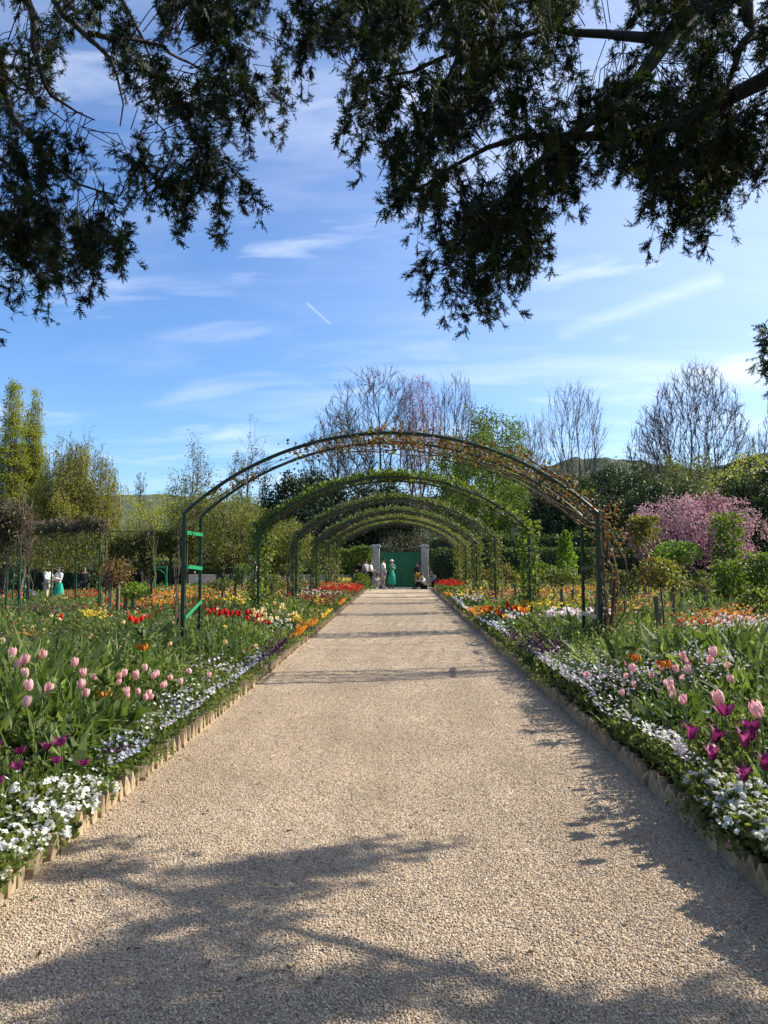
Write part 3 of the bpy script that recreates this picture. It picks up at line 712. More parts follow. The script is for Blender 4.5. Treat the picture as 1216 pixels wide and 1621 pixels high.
def tree(name, label, x0p, x1p, top, d, style, seed, bark, leaf=None, nleaf=0, lsize=.15, trunk_px=None, tpl=LEAF, group=None, lean=0.0, sig=.16, minr=.012, crown='crown', ntip=None, forks=None):
    if style in ('dome', 'spread', 'vase') and leaf is None: minr = {'dome': .027, 'spread': .025, 'vase': .019}[style]
    g = np.random.default_rng(seed); fork, nt_, bf, tr_ = ST[style]; nt_ = ntip or nt_
    xc = P(trunk_px if trunk_px is not None else (x0p + x1p) / 2, 888, d)[0]
    z0 = float(gz(xc, d)); H = P((x0p + x1p) / 2, top, d)[2] - z0
    xl_, xr_ = P(x0p, 888, d)[0] - xc, P(x1p, 888, d)[0] - xc; hw = (xr_ - xl_) / 2; cx = (xl_ + xr_) / 2
    tips = crown_points(style, nt_, g, seed)
    def place(u_):
        q = np.array(u_); zf = np.clip((u_[:, 2] - .1) / .5, 0, 1); return np.stack([u_[:, 0] * hw + cx * zf, u_[:, 1] * hw, u_[:, 2] * H], -1)
    tips = place(tips)
    nf = 5; fz = fork * H
    trunk = np.stack([np.linspace(0, lean * fz, nf) + g.normal(0, .02, nf), g.normal(0, .02, nf), np.linspace(-.1, fz, nf)], -1)
    cap = nf + nt_ * 4 + 10
    N = np.zeros((cap, 3)); par = np.full(cap, -1); plen = np.zeros(cap); cnt = np.zeros(cap); m_ = nf
    N[:nf] = trunk; par[1:nf] = np.arange(nf - 1); plen[:nf] = np.linspace(0, fz * .3, nf)
    leader = style in ('poplar', 'sparse', 'spread', 'willow')
    if leader:
        hh = .97 if style == 'poplar' else .8
        for q in np.linspace(fork, hh, 9)[1:]:
            N[m_] = (lean * fz + cx * max(0, q - .2) + g.normal(0, .02 * hw), g.normal(0, .02 * hw), q * H); par[m_] = m_ - 1; plen[m_] = plen[m_ - 1] + np.linalg.norm(N[m_] - N[m_ - 1]); m_ += 1
    order = np.argsort(np.linalg.norm(tips - trunk[-1], axis=1)); chains = []
    lo = nf - 1 if style != 'mass' else 1
    for ti in order:
        t = tips[ti]; dv = t[None] - N[lo:m_]; ds = np.linalg.norm(dv, axis=1)
        cost = ds + bf * plen[lo:m_] + np.maximum(0, -dv[:, 2]) * (.8 if style != 'willow' else .1)
        a = lo + int(cost.argmin()); L = ds[a - lo]
        pdv = N[a] - N[par[a]] if par[a] >= 0 else np.array([0, 0, 1.0]); pdv = pdv / (np.linalg.norm(pdv) + 1e-9)
        c1 = N[a] + pdv * L * .42; ids = [a]
        for q in (.34, .67, 1.0):
            pt = (1 - q) ** 2 * N[a] + 2 * q * (1 - q) * (c1 + (t - c1) * .12 + np.array([0, 0, .04 * L])) + q * q * t
            if q < 1: pt = pt + g.normal(0, .018, 3) * L
            N[m_] = pt; par[m_] = ids[-1]; plen[m_] = plen[ids[-1]] + np.linalg.norm(pt - N[ids[-1]]); ids.append(m_); m_ += 1
        chains.append(ids)
    leafn = [c[-1] for c in chains]
    for c in leafn:
        k = c
        while k >= 0: cnt[k] += 1; k = par[k]
    prim = np.full(m_, -1)
    for i in range(m_):
        q = par[i]
        if q >= 0 and (prim[q] < 0 or cnt[i] > cnt[prim[q]]): prim[q] = i
    mid = np.array([i for i in range(nf, m_) if prim[i] >= 0])
    for _ in range(6): N[mid] = .4 * N[mid] + .3 * N[par[mid]] + .3 * N[prim[mid]]
    rt = H * tr_; ra = np.maximum(rt * (cnt / max(1, nt_)) ** .52, minr)
    root = thing(name, label, 'tree', (xc, d, z0), 0, group)
    st = Soup(); kk = m_ if not leader else nf + 8
    tp = N[:nf + (8 if leader else 0)]; tubes(st, tp, ra[:len(tp)] * np.where(np.arange(len(tp)) == 0, 1.35, 1.0), 8); st.build('trunk', bark, root)
    CH = np.array(chains); rr = ra[CH].copy(); rr[:, 0] = np.minimum(rr[:, 0], rr[:, 1] * 1.25); rr[:, -1] = np.minimum(rr[:, -1], minr * .8 if leaf is None else rr[:, -1])
    sb = Soup(); big = cnt[CH[:, 1]] > nt_ * .02
    for sel, sd in ((big, 6), (~big, 3)):
        if sel.any(): tubes(sb, N[CH[sel]], rr[sel], sd, g.random(int(sel.sum())))
    if style in ('dome', 'spread', 'vase', 'sparse', 'poplar'):   # fine twigs fanning out from every tip
        tw = 3; e = np.repeat(tips, tw, 0); pv = np.repeat(norm(N[CH[np.argsort(order.argsort()), -1] if False else CH[:, -1]] - N[CH[:, -2]]), tw, 0); e = np.repeat(N[CH[:, -1]], tw, 0)
        k = len(e); dv = norm(pv + g.normal(0, .42, (k, 3)) + np.array([0, 0, .18])); L = H * g.uniform(.02, .055, k)[:, None]; e = e - pv * (g.random(k)[:, None] * L * 1.5)
        tubes(sb, np.stack([e, e + dv * L * .5 + g.normal(0, .03, (k, 3)) * L, e + dv * L + np.array([0, 0, .06]) * L], 1), np.repeat(np.array([[.5, .42, .3]]) * minr, k, 0), 3, g.random(k))
    if style == 'willow':
        k = 1900; e = tips[g.integers(0, len(tips), k)] + g.normal(0, .25, (k, 3)); L = g.uniform(.15, .42, k) * H * np.clip(e[:, 2] / H, .2, 1)
        q = np.linspace(0, 1, 5); off = g.normal(0, .12, (k, 2)); pts = np.stack([e[:, None, 0] + off[:, :1] * q * 2, e[:, None, 1] + off[:, 1:] * q * 2, e[:, None, 2] - L[:, None] * q ** 1.15], -1); pts[..., 2] = np.maximum(pts[..., 2], .5)
        tubes(sb, pts, np.full((k, 5), .007), 3, g.random(k)); strand = pts
    sb.build('branches', bark, root)
    if leaf is not None and nleaf:
        s = Soup()
        if style == 'willow':
            i, f = g.integers(0, len(strand), nleaf), g.random(nleaf) * 4; j = np.minimum(3, f.astype(int)); f = (f - j)[:, None]
            c = strand[i, j] * (1 - f) + strand[i, j + 1] * f + g.normal(0, sig * .6, (nleaf, 3))
        else:
            c = tips[g.integers(0, len(tips), nleaf)] + g.normal(0, sig, (nleaf, 3))
        c[:, 2] = np.maximum(c[:, 2], .1)
        var = np.clip(.5 + .25 * vnoise(c[:, 0] * 1.3, c[:, 2] * 1.3 + c[:, 1], 1.2, seed) + g.normal(0, .18, nleaf), 0, 1)
        dr = rdirs(nleaf, -1.2 if style == 'willow' else 1.0 if style == 'poplar' else .2, g)
        s.inst(tpl, frames(dr, g.uniform(.6, 1.35, nleaf) * lsize, g=g), c, var); s.build(crown, leaf, root)
    return root
B, BG, BR = M['bark'], M['bark_grey'], M['bark_red']
tree('poplar_tree', 'tall yellow-green columnar poplar at the far left edge', -14, 42, 596, 80, 'poplar', 1, BG, M['yellow_leaf'], 26000, .20, group='columnar poplars', sig=.24)
tree('poplar_tree', 'second columnar poplar, a little shorter and right of its taller twin', 28, 68, 613, 82, 'poplar', 2, BG, M['yellow_leaf'], 22000, .20, group='columnar poplars', sig=.24)
tree('willow_tree', 'weeping willow hung with yellow-green strands beyond the trellis', 40, 186, 692, 60, 'willow', 3, B, M['willow_leaf'], 36000, .15, trunk_px=118, sig=.16)
tree('bare_tree', 'thin twiggy tree rising behind the weeping willow', 62, 182, 664, 76, 'sparse', 4, BG, M['willow_leaf'], 1500, .14, sig=.2)
tree('bare_tree', 'tiny leafless tree in the far gap above the hedge', 204, 236, 748, 110, 'sparse', 5, BG, M['olive_leaf'], 900, .2)
tree('young_tree', 'sparse young tree with tufts of yellow-green leaf, left of the near arch', 260, 352, 680, 68, 'sparse', 6, BG, M['olive_leaf'], 3600, .16, trunk_px=300, sig=.3)
tree('young_tree', 'thin upright tree with few pale leaves above the near arch', 350, 436, 655, 75, 'sparse', 7, BG, M['olive_leaf'], 3000, .15, trunk_px=388, sig=.22)
tree('apple_tree', 'broad low apple tree with a stout pale trunk and olive leaves', 255, 440, 778, 40, 'low', 8, BG, M['apple_leaf'], 26000, .11, trunk_px=350, sig=.2)
tree('apple_tree', 'smaller apple tree with pinkish new leaves beside the second arch', 402, 500, 824, 43, 'low', 9, BG, M['apple_leaf'], 12000, .11, trunk_px=448, sig=.18)
tree('shrubby_tree', 'yellow-green shrubby tree over the pleached hedge', 180, 320, 786, 55, 'mass', 10, B, M['yellow_leaf'], 12000, .14, sig=.2)
tree('conifer_tree', 'dark conifer with a ragged top behind the second arch', 405, 560, 752, 62, 'mass', 12, B, M['yew2'], 30000, .26, sig=.35)
tree('conifer_tree', 'dark conifer directly behind the middle arches', 540, 668, 770, 64, 'mass', 13, B, M['yew2'], 24000, .26, sig=.35)
tree('conifer_tree', 'dark broad conifer filling the gap left of the gate', 470, 620, 800, 56, 'mass', 14, B, M['yew2'], 20000, .24, sig=.3)
tree('bare_tree', 'largest leafless tree standing above the crown of the near arch', 505, 690, 574, 82, 'spread', 15, B, trunk_px=604)
tree('bare_tree', 'leaning leafless tree with thin grey boughs left of the largest one', 472, 600, 645, 78, 'spread', 16, BG, trunk_px=545, lean=-.1)
tree('blossom_tree', 'tree with dark red buds and pink tinge over the near arch', 626, 704, 592, 80, 'vase', 17, BR, M['pink_bud'], 5200, .15, trunk_px=660, sig=.25)
tree('bare_tree', 'leafless vase-shaped tree right of the red budded tree', 684, 766, 588, 86, 'vase', 18, BG, trunk_px=714)
tree('broadleaf_tree', 'tall fresh green tree whose crown tops the right of the near arch', 716, 846, 652, 62, 'round', 19, B, M['green_leaf'], 20000, .19, trunk_px=772, sig=.3)
tree('broadleaf_tree', 'wide green tree with dark forked trunks beside the second arch', 672, 836, 690, 55, 'round', 20, B, M['green_leaf'], 22000, .17, trunk_px=752, sig=.25)
tree('bare_tree', 'many-stemmed pale leafless tree above the right shoulder of the near arch', 855, 970, 598, 88, 'vase', 21, BG, trunk_px=912)
tree('bare_tree', 'faint twiggy tree between the green tree and the many-stemmed bare tree', 806, 872, 652, 98, 'vase', 22, BG)
tree('bare_tree', 'great dome-shaped leafless tree on the right skyline', 1006, 1206, 573, 86, 'dome', 23, B, trunk_px=1108)
tree('bare_tree', 'smaller leafless tree leaning out beside the domed tree', 984, 1082, 636, 82, 'dome', 24, BG, trunk_px=1046, ntip=650)
tree('bare_tree', 'leafless tree cut by the right edge of the picture', 1176, 1280, 655, 90, 'dome', 25, BG, ntip=900)
tree('evergreen_tree', 'olive green bushy tree below the great domed tree', 1020, 1160, 722, 62, 'mass', 26, B, M['olive_leaf'], 17000, .17, sig=.25)
tree('evergreen_tree', 'yellowish green bushy tree at the right edge below the skyline', 1120, 1262, 720, 66, 'mass', 27, B, M['yellow_leaf'], 15000, .17, sig=.25)
tree('evergreen_tree', 'dark evergreen right behind the right leg of the near arch', 838, 960, 752, 54, 'mass', 28, B, M['dark_leaf'], 24000, .2, sig=.28)
tree('evergreen_tree', 'dark evergreen between the near arch and the cherry tree', 915, 1050, 738, 58, 'mass', 29, B, M['dark_leaf'], 24000, .2, sig=.28)
tree('evergreen_tree', 'very dark evergreen behind the right of the cherry', 1120, 1290, 742, 50, 'mass', 30, B, M['dark_leaf'], 26000, .2, sig=.28)
tree('evergreen_tree', 'dark evergreen behind the left of the cherry', 985, 1130, 770, 52, 'mass', 31, B, M['dark_leaf'], 22000, .2, sig=.28)
tree('cherry_tree', 'cherry tree covered in pink blossom behind the right bed', 1000, 1207, 783, 38, 'low', 32, B, M['cherry'], 16000, .10, trunk_px=1108, sig=.15, tpl=WLEAF, crown='blossom')
tree('twiggy_shrub', 'grey-brown twiggy shrub overhanging the gate from behind', 596, 704, 842, 50, 'round', 33, BG, M['brown_vine'], 7000, .1, sig=.2)
tree('laurel_shrub', 'green shrub pressing in on the left gate pillar', 540, 606, 866, 47.6, 'mass', 34, B, M['green_leaf'], 6000, .13, sig=.15)

# ------------------------------------------------------------------ the two yews that frame the view
def needle_spray():
    """a feathery side shoot: short flat needles in two ranks on a twig that forks once"""
    V, Fc = [], []
    def shoot(o, ax, L, n0):
        ax = np.array(ax, float); sd = np.array([ax[1], -ax[0], 0])
        for i in range(n0):
            t = .08 + i / (n0 - 1) * .92
            for sx in (-1, 1):
                b = np.array(o) + ax * t * L; q = .30 * (1 - .35 * t); a = math.radians(58 - 30 * t)
                dv = (ax * math.cos(a) + sd * sx * math.sin(a) + np.array([0, 0, .25 * ((i * 5 + sx) % 3 - 1)])) * q; wv = ax * .15
                n = len(V); V.extend([b - wv * .5, b + wv * .5, b + dv]); Fc.append([n, n + 1, n + 2])
    shoot((0, 0, 0), (0, 1, 0), 1.0, 7); shoot((0, .25, 0), (.6, .8, .1), .55, 4); shoot((0, .45, 0), (-.6, .8, -.1), .5, 4)
    return np.array(V, float), np.array(Fc)
SPRAY = needle_spray()
def inpoly(px, py, poly):
    c = np.zeros(len(px), bool); n = len(poly)
    for i in range(n):
        x1, y1 = poly[i]; x2, y2 = poly[(i + 1) % n]
        c ^= ((y1 > py) != (y2 > py)) & (px < (x2 - x1) * (py - y1) / (y2 - y1 + 1e-9) + x1)
    return c
def yew(label, base, limbs, starts, droop, seed, extra_limbs, nview=0, lscale=1.0):
    """limbs: list of lists of 3-D points with a root radius; starts: hanging twig origins"""
    g = np.random.default_rng(seed)
    root = thing('yew_tree', label, 'tree', base)
    s = Soup(); top = np.array(base) + np.array([0, 0, 7.0])
    tubes(s, np.array([np.array(base) + (0, 0, -.1), np.array(base) + (.05, .02, .6), np.array(base) + (.0, .1, 2.5), np.array(base) + (-.05, .1, 4.6), top]), np.array([.55, .42, .36, .28, .12]), 10)
    s.build('trunk', M['bark'], root, base).location = (0, 0, 0)
    anchor = []
    s = Soup()
    for pts, r0 in limbs + extra_limbs:
        pts = np.array(pts, float); n = 14; tt = np.linspace(0, len(pts) - 1, n)
        q = np.stack([np.interp(tt, np.arange(len(pts)), pts[:, k]) for k in range(3)], -1)
        q[1:-1] = (q[:-2] + 2 * q[1:-1] + q[2:]) / 4; q[1:-1] += g.normal(0, .02, (n - 2, 3))
        tubes(s, q, np.linspace(r0, r0 * .08 + .002, n) * lscale, 6); anchor.append(q)
    anchor = np.concatenate(anchor)
    k = len(starts); st = np.asarray(starts)
    # thin connecting twigs
    dist = np.linalg.norm(st[:, None] - anchor[None], axis=-1); near = anchor[dist.argmin(1)]; dm = dist.min(1)
    far = norm(st - near) * np.minimum(dm, .40)[:, None]; a0 = st - far
    mid = (a0 + st) / 2 + np.array([0, 0, .06]) + g.normal(0, .05, (k, 3))
    tubes(s, np.stack([a0, mid, st], 1), np.repeat(np.array([[.005, .0045, .004]]), k, 0), 3)
    # hanging twigs, each a chain of sprays
    L = g.uniform(.12, .36, k); dirs = norm(np.stack([g.normal(droop[0], .55, k), g.normal(droop[1], .55, k), g.normal(droop[2], .45, k)], -1))
    NS = 19; tq = np.linspace(0, 1, 5)[None, :, None]
    sag = np.array([0, 0, -.16]); tw = st[:, None] + dirs[:, None] * L[:, None, None] * tq + sag * (tq ** 2)
    tubes(s, tw, np.repeat(np.array([[.003, .0026, .0022, .002, .0015]]), k, 0), 3)
    s.build('branches', M['bark'], root, base).location = (0, 0, 0)
    f = g.random((k, NS)); f = np.sort(f, 1)
    pos = st[:, None] + dirs[:, None] * (L[:, None] * f)[..., None] + sag * (f ** 2)[..., None]
    d2 = norm(dirs[:, None] * .5 + g.normal(0, .75, (k, NS, 3)) + np.array([0, 0, -.12]))
    pos = pos.reshape(-1, 3); d2 = d2.reshape(-1, 3); kk = len(pos)
    var = np.clip(np.repeat(g.random(k) ** 1.6 * .8, NS) + g.normal(0, .12, kk), 0, 1)
    c = Soup(); c.inst(SPRAY, frames(d2, g.uniform(.055, .115, kk) * np.repeat(np.where(np.arange(k) < nview, 1.0, 1.9), NS), g=g), pos, var)
    c.build('crown', M['yew'], root, base).location = (0, 0, 0)
    return root
def px_limb(lst, r): return ([P(x, y, d) for x, y, d in lst], r)
def fill(poly, n, d0, d1, g, holes=(), seed=0, thr=-.35, f=.035):
    xs = [p[0] for p in poly]; ys = [p[1] for p in poly]; out = []
    while len(out) < n:
        x = g.uniform(min(xs), max(xs), 4000); y = g.uniform(min(ys), max(ys), 4000)
        ok = inpoly(x, y, poly) & (vnoise(x, y, f, seed) > thr + g.uniform(-.25, .25, 4000))
        for hx_, hy_, hr in holes: ok &= (x - hx_) ** 2 + (y - hy_) ** 2 > (hr * 1.3 * g.uniform(.85, 1.1, 4000)) ** 2
        for a, b_ in zip(x[ok], y[ok]):
            c = P(a, b_, g.uniform(d0, d1)); out += [c + g.normal(0, .085, 3) for _ in range(g.integers(2, 6))]
    return out[:n]
g = np.random.default_rng(77)
LB = np.array([-6.4, 3.2, -.0])
Lpoly = [(-160, -60), (475, -60), (462, 60), (440, 130), (395, 160), (340, 165), (372, 225), (378, 265), (345, 290), (300, 285), (225, 285), (215, 330), (196, 372), (180, 405), (120, 405), (112, 440), (50, 450), (20, 470), (-160, 480)]
Lholes = [(105, 75, 30), (128, 125, 42), (52, 150, 26), (165, 215, 18), (28, 258, 22), (90, 265, 16), (255, 215, 16), (20, 300, 14), (305, 225, 15), (170, 300, 13)]
lst = fill(Lpoly, 600, 5.0, 8.2, g, Lholes, 21, -.35)
limbsL = [([LB + (0, .1, 4.4), P(-60, 60, 6.2), P(0, 120, 6.2), P(32, 195, 6.2), P(62, 240, 6.2), P(122, 293, 6.3), P(190, 310, 6.5)], .07),
          ([LB + (0, .1, 5.6), P(-20, -120, 6.2), P(62, 20, 6.2), P(54, 70, 6.2), P(56, 118, 6.2), P(92, 165, 6.4), P(150, 190, 6.6)], .08),
          ([LB + (0, .1, 6.2), P(20, -140, 6.6), P(92, 8, 6.5), P(133, 52, 6.5), P(175, 86, 6.5), P(186, 110, 6.5), P(190, 200, 6.6)], .075),
          ([P(140, 52, 6.5), P(200, 60, 6.8), P(262, 78, 7.0), P(292, 94, 7.2), P(345, 128, 7.4), P(400, 130, 7.6)], .04),
          ([P(150, -30, 7.0), P(210, 20, 7.0), P(240, 90, 7.0), P(252, 170, 7.0), P(266, 232, 7.1)], .028),
          ([P(215, 100, 7.2), P(265, 150, 7.2), P(300, 190, 7.2), P(332, 247, 7.3), P(350, 262, 7.3)], .024),
          ([P(0, 115, 5.6), P(50, 150, 5.8), P(85, 180, 6.0), P(130, 200, 6.0)], .02),
          ([P(-40, 230, 5.6), P(10, 262, 5.7), P(45, 290, 5.8), P(90, 340, 5.9), P(150, 372, 6.0)], .03),
          ([P(250, -60, 7.2), P(330, 0, 7.4), P(400, 50, 7.6), P(450, 70, 7.8)], .03),
          ([P(60, 60, 6.0), P(46, 130, 6.0), P(25, 170, 6.0), P(20, 210, 6.0)], .018)]
offL = [LB + np.array([g.normal(0, 2.0), g.normal(-1.0, 2.4), g.uniform(3.6, 8)]) for _ in range(150)]
offL += [np.array([g.uniform(-6, 1.2), g.uniform(-5, 1.9), g.uniform(4.3, 7.5)]) for _ in range(1000)]  # unseen twigs added above the path to block sky light on the foreground
xL = [([LB + (0, 0, 4.2), LB + (-2, -1, 5.2), LB + (-3.5, -2, 5.4)], .08), ([LB + (0, 0, 4.8), LB + (.4, -2, 6), LB + (.8, -3.6, 6.2)], .08)]
yew('dark yew with spreading knotted boughs hanging in from the upper left', LB, limbsL, np.array(lst + offL), (.15, .1, -.75), 5, xL, len(lst), .62)

RB = np.array([6.6, 3.4, 0.0])
Rpoly = [(478, -70), (1400, -70), (1400, 250), (1225, 255), (1180, 240), (1165, 275), (1128, 300), (1105, 270), (1082, 310), (1040, 262), (985, 268), (935, 268), (895, 255), (882, 300), (862, 350), (840, 395), (808, 400), (775, 420), (745, 430), (715, 412), (690, 420), (668, 398), (700, 352), (720, 318), (690, 300), (660, 292), (650, 262), (690, 235), (640, 225), (600, 200), (585, 165), (545, 145), (522, 120), (560, 85), (522, 55), (490, 60)]
Rholes = [(905, 150, 26), (820, 150, 24), (940, 40, 42), (880, 120, 20), (1010, 60, 34), (1060, 30, 22), (1120, 40, 22), (760, 195, 22), (800, 240, 26), (690, 175, 16), (650, 22, 15), (600, 14, 9), (830, 30, 20), (770, 275, 20), (1000, 95, 18), (860, 240, 12), (1150, 70, 16), (1085, 90, 14)]
rst = fill(Rpoly, 1120, 5.0, 8.0, g, Rholes, 33, -.25)
tips = []
for (x, y) in ((690, 380), (700, 420), (755, 455), (765, 430), (1085, 320), (1112, 290), (1132, 318), (800, 405), (1150, 250), (1050, 290), (845, 390), (640, 250), (655, 300)):
    for _ in range(5): tips.append(P(x + g.normal(0, 12), y + g.normal(0, 12), g.uniform(5.6, 7.0)))
for _ in range(10): tips.append(P(1205 + g.uniform(0, 60), 515 + g.uniform(-10, 45), g.uniform(5.2, 6)))
limbsR = [([RB + (0, .1, 5.6), P(1250, -120, 6.4), P(1088, 0, 6.4), P(1062, 58, 6.4), P(1020, 112, 6.4), P(960, 182, 6.3), P(872, 242, 6.2), P(792, 312, 6.2), P(738, 395, 6.2)], .11),
          ([RB + (0, .1, 4.6), P(1320, 60, 6.0), P(1216, 118, 6.0), P(1100, 198, 6.1), P(950, 222, 6.3), P(850, 216, 6.5), P(780, 226, 6.6), P(655, 305, 6.6)], .09),
          ([RB + (0, .1, 6.4), P(1200, -60, 5.8), P(1172, 0, 5.8), P(1192, 42, 5.8), P(1160, 100, 5.8), P(1148, 180, 5.8)], .08),
          ([P(1062, 58, 6.4), P(980, 60, 7.0), P(860, 40, 7.2), P(740, 70, 7.4), P(640, 120, 7.4), P(560, 130, 7.4)], .05),
          ([P(1000, -80, 7.0), P(860, -40, 7.2), P(700, 0, 7.4), P(600, 60, 7.4), P(540, 70, 7.4)], .05),
          ([P(1000, 205, 6.2), P(1050, 262, 6.2), P(1082, 330, 6.2)], .022), ([P(1100, 198, 6.1), P(1132, 250, 6.1), P(1140, 310, 6.1)], .022),
          ([P(740, 70, 7.4), P(690, 160, 7.2), P(640, 230, 7.0)], .03), ([RB + (0, 0, 3.0), P(1330, 470, 5.6), P(1240, 535, 5.5), P(1195, 548, 5.4)], .035)]
# boughs right of the frame that shade the foreground
def shade_to(px, py, n, sx, sy, hs=(3.5, 4.2)):
    out = []
    c = T(px, py, 0)
    for _ in range(n):
        h = g.uniform(*hs); q = c + np.array([g.normal(0, sx), g.normal(0, sy), 0]); out.append(q + np.array([SUN.x / SUN.z, SUN.y / SUN.z, 1.0]) * h)
    return out
offR = []
for a in ((425, 1388, 17, .18, .045), (480, 1368, 9, .10, .02), (300, 1396, 8, .2, .02), (330, 1428, 10, .16, .035), (235, 1482, 9, .12, .03), (140, 1540, 12, .15, .03), (40, 1580, 16, .18, .045), (90, 1630, 18, .3, .03),
          (380, 1615, 10, .15, .012), (530, 1572, 6, .08, .01), (255, 1640, 10, .2, .02), (760, 1625, 8, .11, .012), (870, 1640, 10, .16, .015), (1010, 1610, 5, .08, .012), (1130, 1680, 8, .14, .03),
          (1190, 1330, 16, .16, .2), (1225, 1420, 16, .16, .12), (1100, 1150, 12, .4, .4), (1180, 1200, 18, .4, .4)):
    offR += shade_to(*a)
nviewR = len(rst) + len(tips) + len(offR)
offR += [RB + np.array([g.normal(-.5, 2.2), g.uniform(-9, -2.4), g.uniform(3.6, 8)]) for _ in range(420)]  # unseen crown behind the camera, thickened to cut the sky light
xR = [([RB + (0, 0, 3.4), RB + (-.6, .8, 4.2), (5.0, 5.2, 4.3), (4.2, 5.6, 4.0)], .04), ([RB + (0, 0, 3.8), RB + (.2, 1.4, 5.0), (6.2, 5.8, 5.0), (5.4, 6.6, 4.9)], .04),
      ([RB + (0, 0, 3.2), RB + (.9, .9, 4.0), (8.2, 5.0, 4.4), (8.8, 5.9, 4.2)], .06), ([RB + (0, 0, 4.6), RB + (0, -2, 5.8), RB + (-.3, -4, 6.2)], .09), ([RB + (0, 0, 4.2), RB + (1.5, -1, 5.0), RB + (3, -2, 5)], .08)]
yew('dark yew with drooping sprays filling the upper right', RB, limbsR, np.array(rst + tips + offR), (-.18, .05, -1.0), 6, xR, nviewR)

# ------------------------------------------------------------------ planting of the beds
def plant_h(x, y):
    e = np.where(x < 0, PL - x, x - PR)
    h = np.where(x < 0, .12 + .34 * np.clip((e - .05) / 1.0, 0, 1) ** .8, .23 + .30 * np.clip((e - .03) / .8, 0, 1) ** .8)
    h = h * np.where((y < 5.2) & (e < 1.3), np.where(x < 0, .62, .8), 1.0)
    return h * (1 + .20 * vnoise(x, y, 1.5, 12) + .14 * vnoise(x, y, 4.3, 13)) * np.where(np.asarray(y) > 9, .82, 1.0)
def ground_hit(px, py_, f=1.08, add=.02):
    """where the ray of this pixel meets the top of the planting"""
    z = .4
    for _ in range(6):
        q = T(px, py_, z); q[0] = min(q[0], PL - .1) if q[0] < 0 else max(q[0], PR + .1)
        z = .5 * z + .5 * float(bedz(q[0], q[1]) + plant_h(q[0], q[1]) * f + add)
    return q
def bed_points(side, n, y0, y1, pw, g, emax=24.0, marg=330):
    out = []
    tot = 0
    while tot < n:
        k = n * 2; y = y0 + (y1 - y0) * g.random(k) ** pw
        e = g.random(k) ** 1.0 * np.minimum(emax, .9 + y * .62)
        x = np.where(side < 0, PL - .06 - e, PR + .06 + e)
        px, py_, dz = proj(np.stack([x, y, np.full(k, .3)], -1))
        ok = (px > -marg) & (px < PW + marg); q = np.stack([x, y], -1)[ok]; out.append(q); tot += len(q)
    return np.concatenate(out)[:n]
def not_pansy(x, y):
    return np.ones(len(x), bool)
